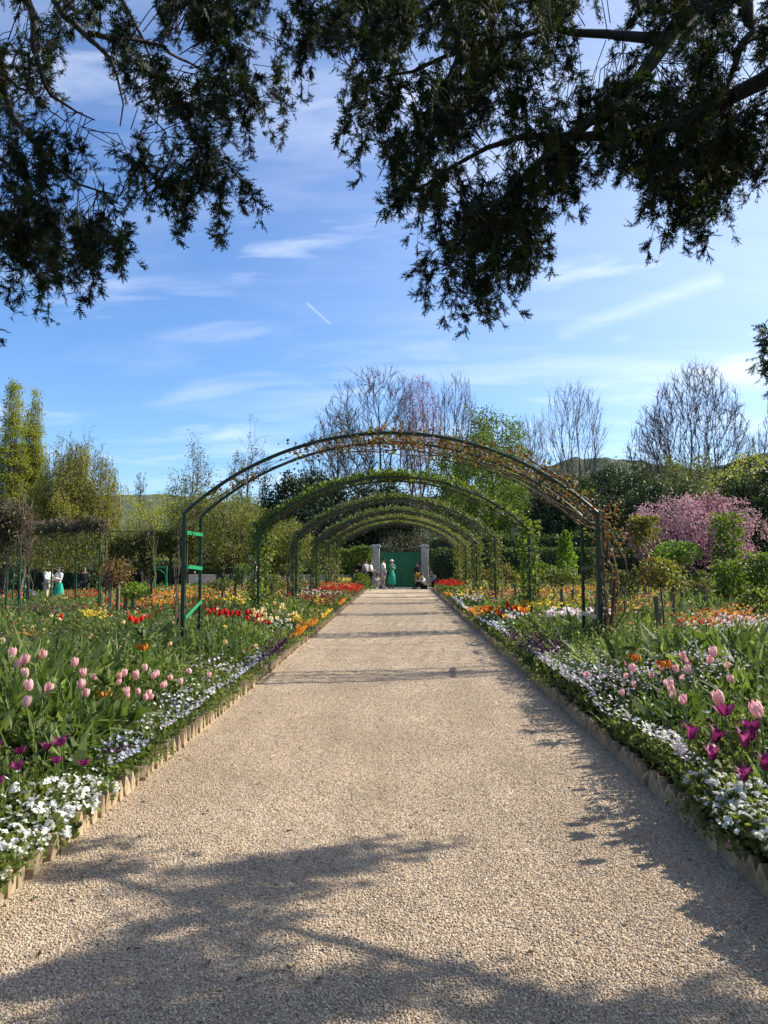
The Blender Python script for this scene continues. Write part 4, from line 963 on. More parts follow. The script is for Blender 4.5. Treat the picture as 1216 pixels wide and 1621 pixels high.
for side, nm in ((-1, 'left'), (1, 'right')):
    g = np.random.default_rng(90 + side)
    # strap leaves of tulips and other bulbs
    s = Soup()
    for n, y0, y1, pw, lw in ((21000, 2.0, 7.0, .75, 1.0), (23000, 6.5, 14.5, .85, 1.1), (15000, 14, 27, .9, 1.5), (7000, 26, 43, 1.0, 2.0)):
        q = bed_points(side, n, y0, y1, pw, g); x, y = q[:, 0], q[:, 1]
        h = plant_h(x, y); mask = vnoise(x, y, 1.1, 31)
        e = np.where(x < 0, PL - x, x - PR)
        keep = (mask > -.55) & (e > .32 + .15 * g.random(len(x)))
        x, y, h, mask = x[keep], y[keep], h[keep], mask[keep]; k = len(x)
        L = h * (.55 + .95 * g.random(k) ** 1.5); dr = rdirs(k, 1.15, g); dr[:, 2] = np.abs(dr[:, 2]) + .25; dr = norm(dr)
        wd = g.uniform(.5, 1.2, k) * (.42 / np.maximum(L, .15)) ** .4 * lw
        M_ = frames(dr, np.stack([L * wd, L, L], -1), g=g)
        pos = np.stack([x, y, bedz(x, y) - .01], -1)
        var = np.clip(.45 + .25 * vnoise(x, y, 2.1, 14) + g.normal(0, .2, k), 0, 1)
        t1 = g.random(k); bl = mask + g.normal(0, .3, k) > .5
        for tpl, sel in ((BLADE, t1 < .45), (BLADE2, (t1 >= .45) & (t1 < .72)), (GRASS, t1 >= .72)):
            for mt, s2 in ((0, ~bl), (1, bl)):
                ss = sel & s2; s.inst(tpl, M_[ss], pos[ss], var[ss], mt)
    tag(s.build('tulip_leaves', [M['bed_leaf'], M['blue_leaf']]), 'dense strap leaves of bulbs filling the %s bed' % nm, None, None, 'stuff')
    # small leaved undergrowth
    s = Soup()
    for n, y0, y1, pw, sz in ((34000, 2.0, 7.0, .75, .034), (30000, 6.5, 15, .85, .045), (26000, 14, 28, .9, .085), (16000, 26, 43, 1.0, .12)):
        q = bed_points(side, n, y0, y1, pw, g); x, y = q[:, 0], q[:, 1]; h = plant_h(x, y)
        zz = bedz(x, y) + h * np.sqrt(g.random(n)) * .84
        dr = rdirs(n, .45, g); var = np.clip(.45 + .3 * vnoise(x, y, 1.7, 15) + g.normal(0, .2, n), 0, 1)
        s.inst(LEAF, frames(dr, g.uniform(.6, 1.5, n) * sz, g=g, face=np.array([0, 0, 1.2])), np.stack([x, y, zz], -1), var, (vnoise(x, y, .9, 16) > .15).astype(int)[0] if False else 0)
    tag(s.build('leafy_undergrowth', M['herb_leaf']), 'mixed small-leaved undergrowth covering the %s bed' % nm, None, None, 'stuff')
    # thin flowering stems standing above the leaves
    s = Soup(); n = 4600; q = bed_points(side, n, 3.5, 20, .85, g); x, y = q[:, 0], q[:, 1]; h = plant_h(x, y) * g.uniform(1.0, 1.45, n)
    e = np.where(x < 0, PL - x, x - PR); h = np.where(e < .5, h * .7, h)
    b0 = np.stack([x, y, bedz(x, y)], -1); tp = b0 + np.stack([g.normal(0, .06, n), g.normal(0, .06, n), h], -1)
    tubes(s, np.stack([b0, (b0 + tp) / 2 + g.normal(0, .012, (n, 3)), tp], 1), np.repeat(np.array([[.0035, .003, .002]]), n, 0), 3, g.random(n))
    k = n * 7; base = np.repeat(b0, 7, 0); ttop = np.repeat(tp, 7, 0); f = np.sqrt(g.random(k))[:, None] * .95
    s.inst(LEAF, frames(rdirs(k, .5, g), g.uniform(.03, .075, k), g=g), base + (ttop - base) * f, g.random(k))
    tag(s.build('leafy_stems', M['bed_leaf']), 'tall leafy stems poking above the plants of the %s bed' % nm, None, None, 'stuff')

    # plants leaning out over the edging tiles
    s = Soup(); n = 5200; y = 2.2 + 20 * g.random(n) ** 1.6; ex = (PL if side < 0 else PR); keep = vnoise(y, y * .3, 2.6, 70 + side) > .05; y = y[keep]; n = len(y)
    x = ex - side * 0 + side * g.normal(-.005 + 0, .05, n) + side * .02; zz = .10 + .06 * g.random(n) + .03 * vnoise(y, x, 4, 71)
    s.inst(LEAF, frames(rdirs(n, .2, g), g.uniform(.02, .045, n), g=g, face=np.array([0, 0, 1.0])), np.stack([x, y, zz], -1), g.random(n)); tag(s.build('trailing_leaves', M['herb_leaf']), 'small leaves trailing over the %s edging tiles' % nm, None, None, 'stuff')

# ------------------------------------------------------------------ bits fallen on the path
s = Soup(); g = np.random.default_rng(401); n = 420; y = 2.4 + 12 * g.random(n) ** 1.5; e = g.random(n) ** 2 * 1.6; x = np.where(g.random(n) < .45, PL + .05 + e, PR - .05 - e)
s.inst(LEAF, frames(rdirs(n, 0, g) * np.array([1, 1, .15]), g.uniform(.015, .045, n), g=g, face=np.array([0, 0, 2.0])), np.stack([x, y, .026 + tone(x, y)], -1), g.random(n)); tag(s.build('fallen_leaves', M['brown_vine']), 'dry leaf bits scattered on the gravel', None, None, 'stuff')

# ------------------------------------------------------------------ flowers too many to count
def drift(name, label, spots, mat, tpl=None, seed=1, tilt=.7):
    g = np.random.default_rng(seed); s = Soup()
    for cx, cy, rx, ry, z, n, size in spots:
        a = g.uniform(0, 6.28, n); r = np.sqrt(g.random(n)) * (1 + .25 * g.normal(size=n))
        px, py_ = cx + rx * r * np.cos(a), cy + ry * r * np.sin(a)
        pos = np.array([ground_hit(p, q, g.uniform(.85, 1.2), .02 if z < .3 else .05) for p, q in zip(px, np.maximum(py_, 906))])
        e = np.where(pos[:, 0] < 0, PL - pos[:, 0], pos[:, 0] - PR); ok = (e > .0) & (pos[:, 1] < 46); pos = pos[ok]; k = len(pos)
        s.inst(tpl or FLORET, upright(k, tilt, size * g.uniform(.65, 1.3, k), g), pos, np.clip(g.normal(.5, .28, k), 0, 1))
    return tag(s.build(name, mat), label, None, None, 'stuff')
drift('pale_blue_pansies', 'pale blue and white pansies along the left edging', [(300, 1118, 50, 24, .17, 80, .017), (212, 1180, 56, 26, .17, 110, .018), (425, 1045, 34, 16, .17, 130, .02), (392, 1062, 28, 14, .2, 60, .018), (345, 1085, 34, 14, .2, 45, .017), (714, 951, 12, 6, .2, 120, .035), (765, 985, 22, 12, .18, 120, .025)], M['p_blue'], seed=2)
drift('dark_pansies', 'dark violet pansies beside the edging', [(452, 1030, 34, 20, .2, 340, .026), (475, 1018, 18, 10, .2, 120, .026), (852, 1018, 40, 16, .2, 340, .026), (800, 1003, 22, 9, .2, 120, .026), (190, 1185, 25, 14, .17, 40, .02), (1090, 1160, 70, 30, .2, 40, .02)], M['p_black'], seed=3)
drift('white_rockcress', 'small white flowers scattered low along both edgings', [(310, 1100, 45, 20, .18, 110, .016), (130, 1250, 60, 30, .18, 90, .016), (775, 990, 30, 16, .2, 200, .024), (905, 1062, 55, 16, .22, 200, .018), (1000, 1170, 50, 22, .2, 120, .017), (960, 1120, 60, 26, .2, 120, .016), (720, 960, 20, 8, .2, 90, .03), (445, 985, 30, 12, .3, 60, .025)], M['p_white'], seed=4)
drift('lilac_phlox', 'pale lilac phlox in loose drifts over the right bed', [(985, 1072, 100, 26, .34, 620, .0125), (905, 1055, 66, 24, .28, 380, .0125), (1085, 1050, 85, 22, .42, 460, .0125), (1012, 1180, 42, 30, .26, 90, .015), (845, 1035, 40, 16, .25, 110, .018), (340, 1050, 40, 14, .35, 60, .018), (262, 1140, 40, 16, .25, 60, .016)], M['p_lilac'], seed=5)
drift('orange_wallflowers', 'orange and yellow wallflowers at the path edge', [(494, 992, 20, 12, .27, 260, .03), (478, 1000, 12, 6, .25, 70, .028), (745, 966, 24, 6, .25, 200, .034), (558, 952, 8, 4, .22, 70, .05), (704, 941, 9, 3, .22, 70, .05), (295, 938, 55, 12, .42, 380, .04), (250, 952, 40, 10, .42, 160, .034), (40, 1004, 30, 5, .42, 60, .026), (1150, 968, 34, 5, .48, 90, .034), (905, 930, 60, 12, .45, 160, .045), (590, 920, 6, 4, .4, 60, .05)], M['p_orange'], seed=6)
drift('yellow_wallflowers', 'yellow wallflowers in sunlit patches', [(536, 971, 18, 7, .25, 240, .033), (548, 914, 28, 6, .5, 320, .055), (152, 968, 24, 7, .42, 240, .032), (470, 978, 10, 6, .3, 70, .03), (375, 942, 50, 14, .42, 200, .038), (745, 936, 30, 8, .4, 130, .045), (870, 955, 60, 8, .45, 130, .036), (985, 945, 40, 10, .45, 120, .04), (1030, 930, 50, 10, .5, 90, .04), (505, 950, 12, 5, .35, 60, .035)], M['p_yellow'], seed=7)
drift('red_tulips', 'mass of red and coral tulips in the far beds', [(562, 930, 24, 6, .4, 300, .05), (525, 930, 30, 7, .42, 200, .045), (712, 923, 20, 4, .45, 230, .055), (690, 917, 8, 3, .45, 60, .055), (130, 940, 42, 6, .45, 130, .036), (25, 940, 25, 9, .45, 70, .04), (210, 962, 60, 12, .42, 70, .036), (300, 958, 40, 10, .42, 60, .036), (1110, 985, 34, 8, .45, 50, .03), (960, 968, 30, 6, .45, 60, .03), (345, 918, 30, 3, .5, 80, .05)], M['p_red'], CUP, 8, .2)
drift('crimson_tulips', 'dark crimson tulips in the middle of the left bed', [(512, 949, 26, 9, .42, 130, .04), (470, 940, 30, 8, .42, 90, .04), (1075, 990, 40, 8, .45, 70, .03)], M['p_dred'], CUP, 9, .2)
drift('mauve_heuchera', 'low mauve-red foliage in the far left bed', [(95, 962, 75, 9, .32, 800, .045), (30, 1018, 45, 12, .32, 260, .04), (100, 1003, 60, 8, .3, 160, .035), (548, 940, 34, 8, .35, 400, .05), (830, 935, 60, 14, .42, 300, .05), (780, 945, 30, 10, .42, 160, .045), (1000, 965, 60, 8, .4, 120, .03)], M['maroon_leaf'], LEAF, 10, 1.0)
drift('mixed_tulips', 'far tulips in mixed warm colours', [(380, 935, 70, 16, .45, 330, .036), (225, 945, 60, 16, .45, 240, .036), (790, 935, 50, 14, .45, 260, .042), (890, 940, 70, 14, .45, 320, .04), (1010, 950, 70, 13, .45, 300, .038), (1140, 978, 80, 11, .45, 240, .032), (1090, 925, 80, 12, .5, 220, .04), (1180, 950, 40, 14, .5, 130, .036), (540, 925, 40, 6, .45, 150, .045), (450, 925, 50, 8, .45, 140, .042)], M['p_mix'], CUP, 11, .25)
drift('pale_tulips', 'far blush and white tulips', [(905, 971, 60, 6, .45, 90, .036), (1150, 985, 70, 10, .45, 190, .034), (1190, 1000, 40, 8, .45, 60, .032), (810, 972, 30, 8, .42, 60, .034), (500, 938, 40, 6, .4, 60, .04), (740, 945, 30, 8, .4, 70, .042)], M['p_blush'], CUP, 12, .25)

for k, (nm, lab, mt, tpl, n, y0, y1, sz) in enumerate((('scattered_daffodils', 'single pale yellow flowers dotted through both beds', 'p_cream', CUPO, 420, 9, 40, .04), ('scattered_red_flowers', 'single red flowers dotted through both beds', 'p_red', CUP, 520, 12, 40, .04),
        ('scattered_orange_flowers', 'single orange flowers dotted through both beds', 'p_mix', CUP, 900, 11, 41, .04), ('scattered_yellow_flowers', 'single yellow flowers dotted through both beds', 'p_yellow', FLORET, 700, 11, 41, .035), ('scattered_white_flowers', 'tiny white flowers dotted through both beds', 'p_white', FLORET, 900, 4, 26, .018), ('scattered_mauve_flowers', 'tiny mauve flowers dotted through both beds', 'p_lilac', FLORET, 900, 4, 26, .018), ('scattered_pink_flowers', 'small pink flowers dotted through the near part of both beds', 'p_pink', FLORET, 1300, 3.5, 14, .014), ('scattered_crimson_flowers', 'single crimson flowers dotted through both beds', 'p_dred', CUP, 420, 9, 40, .035))):
    g = np.random.default_rng(300 + k); q = np.concatenate([bed_points(sd, n // 2, y0, y1, .8, g) for sd in (-1, 1)]); x, y = q[:, 0], q[:, 1]
    ok = vnoise(x, y, .55, 50 + k) + .35 * vnoise(x, y, 2.0, 60 + k) > -.05; x, y = x[ok], y[ok]; k_ = len(x); s = Soup()
    s.inst(tpl, upright(k_, .4, sz * g.uniform(.7, 1.25, k_), g), np.stack([x, y, bedz(x, y) + plant_h(x, y) * g.uniform(.9, 1.25, k_) + .03], -1), np.clip(g.normal(.5, .28, k_), 0, 1))
    tag(s.build(nm, M[mt]), lab, None, None, 'stuff')

# ------------------------------------------------------------------ tulips as individuals
ORD = ['first', 'second', 'third', 'fourth', 'fifth', 'sixth', 'seventh', 'eighth', 'ninth', 'tenth', 'eleventh', 'twelfth', 'thirteenth', 'fourteenth', 'fifteenth', 'sixteenth', 'seventeenth', 'eighteenth', 'nineteenth']
TENS = {20: ('twentieth', 'twenty'), 30: ('thirtieth', 'thirty'), 40: ('fortieth', 'forty')}
def ordinal(n):
    if n <= 19: return ORD[n - 1]
    t = n // 10 * 10; return TENS[t][0] if n == t else TENS[t][1] + '-' + ORD[n - t - 1]
def petal_bloom(kind, g):
    """six overlapping petals, unit height"""
    prof = {'bud': ([.07, .34, .42, .39, .27], [0, .18, .5, .8, 1.0], [.10, .27, .31, .25, .02]),
            'lily': ([.06, .30, .30, .42, .86], [0, .2, .52, .8, 1.0], [.08, .26, .27, .20, .015]),
            'wide': ([.08, .42, .56, .70, .95], [0, .16, .4, .62, .78], [.10, .34, .38, .28, .02])}[kind]
    s = Soup()
    for i in range(6):
        a = 2 * math.pi * i / 6 + g.normal(0, .08); inner = .88 if i % 2 else 1.0; k = g.uniform(.9, 1.12); hz_ = g.uniform(.93, 1.05)
        V = []
        for r, z, wd in zip(*prof):
            r = r * inner * (k if z > .6 else 1)
            for u_ in (-1, -.5, 0, .5, 1):
                an = a + u_ * math.atan2(wd, max(r, .12)) * 1.05; rr = r * (1 - .10 * abs(u_)); V.append((rr * math.cos(an), rr * math.sin(an), (z - .05 * u_ * u_) * hz_))
        Fc = []
        for b in range(4):
            for c in range(4): q = b * 5 + c; Fc += [[q, q + 1, q + 6], [q, q + 6, q + 5]]
        s.raw(V, Fc, np.clip(g.normal(.5, .36), 0, 1), 0, True)
    return s
def tulip_proto(kind, pm, seed, hgt, bsize):
    g = np.random.default_rng(seed)
    root = thing('tulip', 'tulip', 'tulip', (0, 0, -50))
    lean = np.array([g.normal(0, .05), g.normal(0, .05)])
    top = np.array([lean[0], lean[1], hgt - bsize * .9])
    s = Soup(); pts = np.array([[0, 0, -.03], [lean[0] * .2, lean[1] * .2, hgt * .35], [lean[0] * .6, lean[1] * .6, hgt * .7], top]); tubes(s, pts, np.array([.0055, .005, .0045, .0042]), 6, .5)
    s.build('stem', M['stem'], root)
    for i in range(2):
        s = Soup(); L = hgt * g.uniform(.5, .7); an = g.uniform(0, 6.28); dv = norm(np.array([[math.cos(an) * .35, math.sin(an) * .35, 1.0]]))
        s.inst(BLADE, frames(dv, np.array([[L * .8, L, L]]), g=g), np.array([[0, 0, 0]]), np.array([g.random()])); s.build('leaf', M['blue_leaf'], root)
    s = petal_bloom(kind, g); s.v = [v_ * bsize for v_ in s.v]
    o = s.build('bloom', M[pm], root); o.location = [float(c) for c in top]; o.rotation_euler = (-lean[1] * 3 + g.normal(0, .1), lean[0] * 3 + g.normal(0, .1), g.uniform(0, 6))
    return root
def place_tulips(pts, protos, hgt, where, what, group):
    order = sorted(range(len(pts)), key=lambda i: pts[i][0])
    for rank, i in enumerate(order):
        px, py_ = pts[i]; hh = hgt * R.uniform(.94, 1.08); q = ground_hit(px, py_, 1.24, .06); z = float(bedz(q[0], q[1])); sc = (q[2] - z + .03) / hgt
        pr = protos[R.randrange(len(protos))]
        lab = '%s, %s from the left %s' % (what, ordinal(rank + 1), where)
        dup(pr, (q[0], q[1], q[2] - hgt * min(1.3, max(.8, sc)) + .03), R.uniform(0, 6.28), min(1.3, max(.8, sc)), lab, group)
def kill(root):
    for c in list(root.children): bpy.data.objects.remove(c)
    bpy.data.objects.remove(root)
pinkL = [(2, 1015), (18, 1011), (53, 1034), (43, 1032), (22, 1043), (21, 1053), (33, 1065), (36, 1084), (59, 1089), (55, 1105), (116, 1049), (110, 1064), (130, 1084), (155, 1072), (183, 1068), (192, 1079), (203, 1064), (211, 1072), (224, 1057), (226, 1064), (231, 1071), (181, 1094), (144, 1100), (211, 1099), (232, 1094), (243, 1095), (240, 1104), (253, 1103), (252, 1084), (257, 1064), (271, 1071), (267, 1081), (283, 1077), (289, 1064), (317, 1069)]
pinkR = [(986, 1052), (996, 1051), (1013, 1056), (1036, 1056), (1058, 1052), (1078, 1045), (1093, 1038), (1117, 1042), (1156, 1030), (1145, 1052), (1112, 1059), (1080, 1057), (940, 1070), (995, 1070), (1026, 1069), (1065, 1075), (1005, 1083), (1061, 1084), (1033, 1093), (1001, 1097), (1050, 1100), (1076, 1093), (1084, 1084), (1086, 1109), (1165, 1073), (1143, 1096), (1212, 1117), (1018, 1182)]
purL = [(44, 1186), (33, 1209), (67, 1183), (98, 1203), (144, 1206), (2, 1181), (7, 1233), (102, 1169)]
purR = [(1163, 1120), (1074, 1157), (1123, 1187), (1190, 1158), (1127, 1165), (1164, 1162), (1205, 1205), (1209, 1143), (1176, 1220)]
pp = [tulip_proto('bud', 'p_pink', 100 + i, .52, .074) for i in range(5)]
pq = [tulip_proto('lily', 'p_purple', 120 + i, .42, .09) for i in range(3)] + [tulip_proto('wide', 'p_purple', 130, .42, .075)]
place_tulips(pinkL, pp, .52, 'among those of the left bed', 'pink tulip', 'pink tulips in the left bed')
place_tulips(pinkR, pp, .52, 'among those of the right bed', 'pink tulip', 'pink tulips in the right bed')
place_tulips(purL, pq, .42, 'behind the white pansies of the left bed', 'purple tulip', 'purple tulips in the left bed')
place_tulips(purR, pq, .42, 'behind the white pansies of the right bed', 'purple tulip', 'purple tulips in the right bed')
for o in pp + pq: kill(o)
# tulips farther off: one small mesh each
def small_tulip(pm, seed, hgt=.45, b=.075, open_=False):
    g = np.random.default_rng(seed); s = Soup()
    tubes(s, np.array([[0, 0, -.03], [.004, 0, hgt * .5], [0, 0, hgt - b]]), np.array([.006, .005, .005]), 3, .5, 1)
    s.inst(CUPO if open_ else CUP, upright(1, .12, np.array([[b * .95, b * .95, b]]), g), np.array([[0, 0, hgt - b]]), np.array([g.random()]), 0, True)
    for _ in range(2):
        an = g.uniform(0, 6.28); L = hgt * .7
        s.inst(BLADE, frames(norm(np.array([[math.cos(an) * .4, math.sin(an) * .4, 1]])), np.array([[L, L, L]]), g=g), np.zeros((1, 3)), np.array([g.random()]), 2)
    return s.build('tulip', [M[pm], M['stem'], M['blue_leaf']])
def cluster(pm, what, where, group, spots, seed, b=.075):
    g = np.random.default_rng(seed); protos = [small_tulip(pm, seed * 10 + i, .45, b * g.uniform(.9, 1.1), i % 2 == 1) for i in range(3)]
    pts = []
    for cx, cy, rx, ry, n in spots:
        for _ in range(n):
            a = g.uniform(0, 6.28); r = math.sqrt(g.random()); pts.append((cx + rx * r * math.cos(a), cy + ry * r * math.sin(a)))
    pts.sort()
    for k, (px, py_) in enumerate(pts):
        q = ground_hit(px, py_, 1.1, .06); o = copy_of(protos[k % 3]); z = float(bedz(q[0], q[1])); o.location = (float(q[0]), float(q[1]), z)
        o.rotation_euler = (g.normal(0, .08), g.normal(0, .08), g.uniform(0, 6.28)); o.scale = (1, 1, (q[2] + .03 - z) / .45 * g.uniform(.95, 1.08))
        tag(o, '%s, %s from the left %s' % (what, ordinal(k + 1), where), 'tulip', group)
    for o in protos: bpy.data.objects.remove(o)
cluster('p_red', 'red tulip', 'of the clump beside the arch leg', 'red tulips by the near arch', [(345, 970, 28, 9, 20), (405, 975, 18, 7, 9), (424, 985, 6, 4, 2)], 61)
cluster('p_cream', 'cream tulip', 'of the pale drift left of the path', 'cream tulips in the left bed', [(425, 968, 32, 14, 26), (462, 976, 10, 8, 9)], 62)
cluster('p_red', 'scarlet tulip', 'near the two staked roses', 'scarlet tulips near the left standard roses', [(235, 975, 8, 4, 4), (212, 978, 8, 5, 4), (182, 950, 16, 8, 8), (97, 975, 5, 3, 1)], 63)
cluster('p_flame', 'flamed orange tulip', 'of the clump right of the path', 'flamed tulips in the right bed', [(800, 965, 34, 10, 24), (832, 960, 10, 8, 5)], 64)
cluster('p_red', 'bright red tulip', 'among the flamed tulips', 'red tulips in the right bed', [(790, 962, 30, 9, 11)], 65)
cluster('p_blush', 'blush white tulip', 'around the near arch leg', 'white tulips by the near arch', [(915, 970, 30, 6, 15), (955, 972, 18, 6, 9), (875, 968, 14, 4, 4)], 66)
cluster('p_yellow', 'clear yellow tulip', 'behind the flamed clump', 'yellow tulips in the right bed', [(855, 952, 22, 7, 10), (880, 945, 12, 6, 3)], 67)

# ------------------------------------------------------------------ white pansy plants at the front
def pansy_proto(seed):
    g = np.random.default_rng(seed); root = thing('pansy_plant', 'pansy', 'pansy', (0, 0, -50))
    s = Soup(); n = 170; r = .17 * np.sqrt(g.random(n)); a = g.uniform(0, 6.28, n); z = .13 * np.sqrt(g.random(n)) * (1 - (r / .2) ** 2 * .6)
    s.inst(WLEAF, frames(rdirs(n, .6, g), g.uniform(.025, .05, n), g=g, face=np.array([0, 0, 1.0])), np.stack([r * np.cos(a), r * np.sin(a), z], -1), g.random(n)); s.build('foliage', M['herb_leaf'], root)
    for i in range(32):
        r = .19 * math.sqrt(g.random()); a = g.uniform(0, 6.28); s = Soup(); S_ = g.uniform(.013, .021)
        for k in range(5):
            an = [0.5, 2.64, 1.57, 3.7, 5.7][k]; rr = S_ * [.55, .55, .4, .62, .62][k]
            c = np.array([math.cos(an) * rr, math.sin(an) * rr, .004 * (k % 3)]); V = [c] ; m_ = 7
            for j in range(m_): t = 2 * math.pi * j / m_; V.append(c + np.array([math.cos(t), math.sin(t), .22 * math.sin(t * 2 + k)]) * S_ * .62)
            s.raw(V, [[0, 1 + j, 1 + (j + 1) % m_] for j in range(m_)], g.random(), 0)
        o = s.build('bloom', M['p_white'], root); o.location = (r * math.cos(a), r * math.sin(a), .145 * (1 - (r / .2) ** 2 * .5) + g.normal(0, .012))
        tl = g.uniform(.2, 1.0); az = g.normal(-.4, 1.1); o.rotation_euler = (tl * math.cos(az), tl * math.sin(az), g.uniform(0, 6.28))
    return root
pz = [pansy_proto(200 + i) for i in range(4)]
pL = [(18, 1268), (58, 1256), (102, 1262), (140, 1270), (36, 1298), (80, 1296), (122, 1304), (8, 1328), (52, 1332), (94, 1330), (20, 1362), (62, 1364), (6, 1392), (160, 1240), (120, 1236)]
pR = [(1088, 1262), (1128, 1252), (1168, 1238), (1208, 1250), (1110, 1292), (1152, 1284), (1192, 1288), (1136, 1322), (1178, 1322), (1210, 1316), (1160, 1356), (1200, 1358), (1212, 1398), (1066, 1236), (1098, 1226)]
for side, L_, nm in ((-1, pL, 'left'), (1, pR, 'right')):
    for k, (px, py_) in enumerate(sorted(L_, key=lambda q: -q[1])):
        q = ground_hit(px, py_, .9, .02); x = min(q[0], PL - .14) if side < 0 else max(q[0], PR + .15)
        dup(pz[k % 4], (x, q[1], max(float(bedz(x, q[1])) - .02, float(q[2]) - .13)), R.uniform(0, 6.28), R.uniform(.92, 1.2), 'white pansy plant in flower on the %s bed, %s counting from the nearest' % (nm, ordinal(k + 1)), 'white pansies edging the path')
for o in pz: kill(o)

# ------------------------------------------------------------------ crown imperials
def crown_imperial(px, py_, z, label):
    g = np.random.default_rng(int(px)); q = T(px, py_, z); zb = float(bedz(q[0], q[1]))
    root = thing('crown_imperial', label, 'flower', (q[0], q[1], zb), 0, 'orange crown imperials'); h = z - zb
    s = Soup(); tubes(s, np.array([[0, 0, -.03], [.01, 0, h * .5], [0, 0, h + .05]]), np.array([.010, .008, .006]), 6); s.build('stem', M['stem'], root)
    s = Soup(); n = 26; s.inst(BLADE2, frames(rdirs(n, .8, g), np.stack([np.full(n, .16)] * 3, -1) * 1.0, g=g), np.tile([0, 0, h + .04], (n, 1)), g.random(n)); s.build('leaf_tuft', M['bed_leaf'], root)
    for i in range(6):
        a = i * 1.047; s = Soup(); Mx = upright(1, .1, np.array([[.036, .036, -.05]]), g); s.inst(CUP, Mx, np.array([[(.035 + .02 * (i % 2)) * math.cos(a), (.035 + .02 * (i % 2)) * math.sin(a), h - .01 * (i % 3)]]), np.array([g.random()]), 0, True); s.build('bell', M['p_orange'], root)
crown_imperial(226, 1018, .74, 'orange crown imperial with a leafy topknot in the left bed')
crown_imperial(1005, 1034, .70, 'pale orange crown imperial nearest the path in the right bed')
crown_imperial(1052, 1044, .70, 'deep orange crown imperial above the pink tulips of the right bed')
crown_imperial(166, 1092, .52, 'short orange crown imperial among the pink tulips of the left bed')

# ------------------------------------------------------------------ standard roses with stakes
def std_rose(label, px, d, y_stake, y_c, rx, ry, mat, stake='wood', n=420, size=.055, lean=0.0, stakes=1, cx=None, group='standard roses tied to stakes'):
    g = np.random.default_rng(int(px * 3 + d)); xb = P(px, 888, d)[0]; zb = float(gz(xb, d)) + .1; og = np.array([xb, d, zb])
    cxw = P(cx if cx is not None else px, y_c, d); sc = d / F; root = thing('standard_rose', label, 'rose', og, 0, group)
    cen = cxw - og; a, b = rx * sc, ry * sc
    for i in range(stakes):
        zt = P(px, y_stake, d)[2] - zb; s = Soup(); ox = (i - (stakes - 1) / 2) * .16
        wd = .055; bar(s, (ox, 0, -.2), (ox - lean, 0, zt - i * .03), wd, wd); o = s.build('stake', M[stake] if i == 0 else M['wood'], root)
    s = Soup(); j = np.array([[.05, .04, -.1], [.04, .03, cen[2] * .5], [cen[0] * .5 + .02, .02, cen[2] - b * .8], [cen[0], 0, cen[2]]]); tubes(s, j, np.array([.022, .018, .015, .008]), 6)
    k = 16; e = cen + g.normal(0, 1, (k, 3)) * np.array([a, a, b]) * .45; st = np.tile(j[2], (k, 1)); tubes(s, np.stack([st, (st + e) / 2 + g.normal(0, .03, (k, 3)), e], 1), np.repeat(np.array([[.009, .007, .004]]), k, 0), 4)
    s.build('stem', M['cane'], root)
    s = Soup(); v = rdirs(n, .1, g) * (g.random(n) ** .4)[:, None] * np.array([a, a, b]); s.inst(WLEAF, frames(rdirs(n, .3, g), g.uniform(.7, 1.3, n) * size, g=g), cen + v, np.clip(.5 + .25 * v[:, 0] / max(a, .01) + g.normal(0, .2, n), 0, 1)); s.build('foliage', mat, root)
std_rose('staked standard rose with orange-red young leaves on a pale split stake, left bed', 182, 16, 922, 908, 30, 26, M['red_leaf'], 'wood_pale', 560, .06, stakes=2, cx=186)
std_rose('short staked standard rose with a round variegated yellow crown, left bed', 206, 16.6, 938, 936, 24, 15, M['lime_leaf'], 'wood', 480, .055, stakes=2, cx=214)
std_rose('standard rose on a thick leaning stake among the right bed leaves', 1046, 12.6, 944, 908, 40, 26, M['bronze_leaf'], 'wood', 620, .06, lean=.10, cx=1042)
std_rose('standard rose on a plain upright stake just right of the leaning one', 1064, 16, 940, 922, 26, 18, M['olive_leaf'], 'wood', 300, .055)
std_rose('thin standard rose on a short dark stake near the yellow tulips', 1113, 17, 944, 926, 18, 14, M['olive_leaf'], 'wood', 140, .05)
std_rose('standard rose clipped as a wide bright green parasol before the cherry', 1078, 20, 900, 876, 38, 20, M['lime_leaf'], 'wood', 900, .075, cx=1072)
std_rose('standard rose with a domed olive crown left of the right arch leg', 888, 17, 932, 914, 32, 16, M['olive_leaf'], 'wood', 560, .06)
std_rose('standard rose with a tall post right behind the right arch leg', 906, 19, 934, 912, 12, 12, M['green_leaf'], 'wood', 140, .06)
for i, (px, ys, cy, d, mt) in enumerate([(353, 936, 926, 21, 'olive_leaf'), (372, 928, 918, 23, 'olive_leaf'), (384, 908, 902, 27, 'green_leaf'), (430, 930, 921, 22, 'olive_leaf'), (456, 914, 902, 25, 'olive_leaf'), (492, 912, 897, 29, 'green_leaf'), (524, 910, 900, 33, 'olive_leaf'), (800, 912, 902, 26, 'bronze_leaf'), (815, 924, 916, 23, 'bronze_leaf'), (845, 918, 908, 26, 'olive_leaf'), (752, 908, 900, 32, 'olive_leaf'), (776, 918, 910, 27, 'bronze_leaf'), (960, 928, 914, 24, 'olive_leaf'), (985, 930, 915, 24, 'bronze_leaf'), (1150, 936, 920, 21, 'olive_leaf'), (1186, 940, 915, 19, 'green_leaf')]):
    side = 'left' if px < 630 else 'right'
    std_rose('small staked standard rose in the middle distance, %s from the left of those' % ordinal([353, 372, 384, 430, 456, 492, 524, 752, 776, 800, 815, 845, 960, 985, 1150, 1186].index(px) + 1), px, d, ys, cy, 15 if i % 3 else 20, 11, M[mt], 'wood', 220, .07, group='small standard roses')

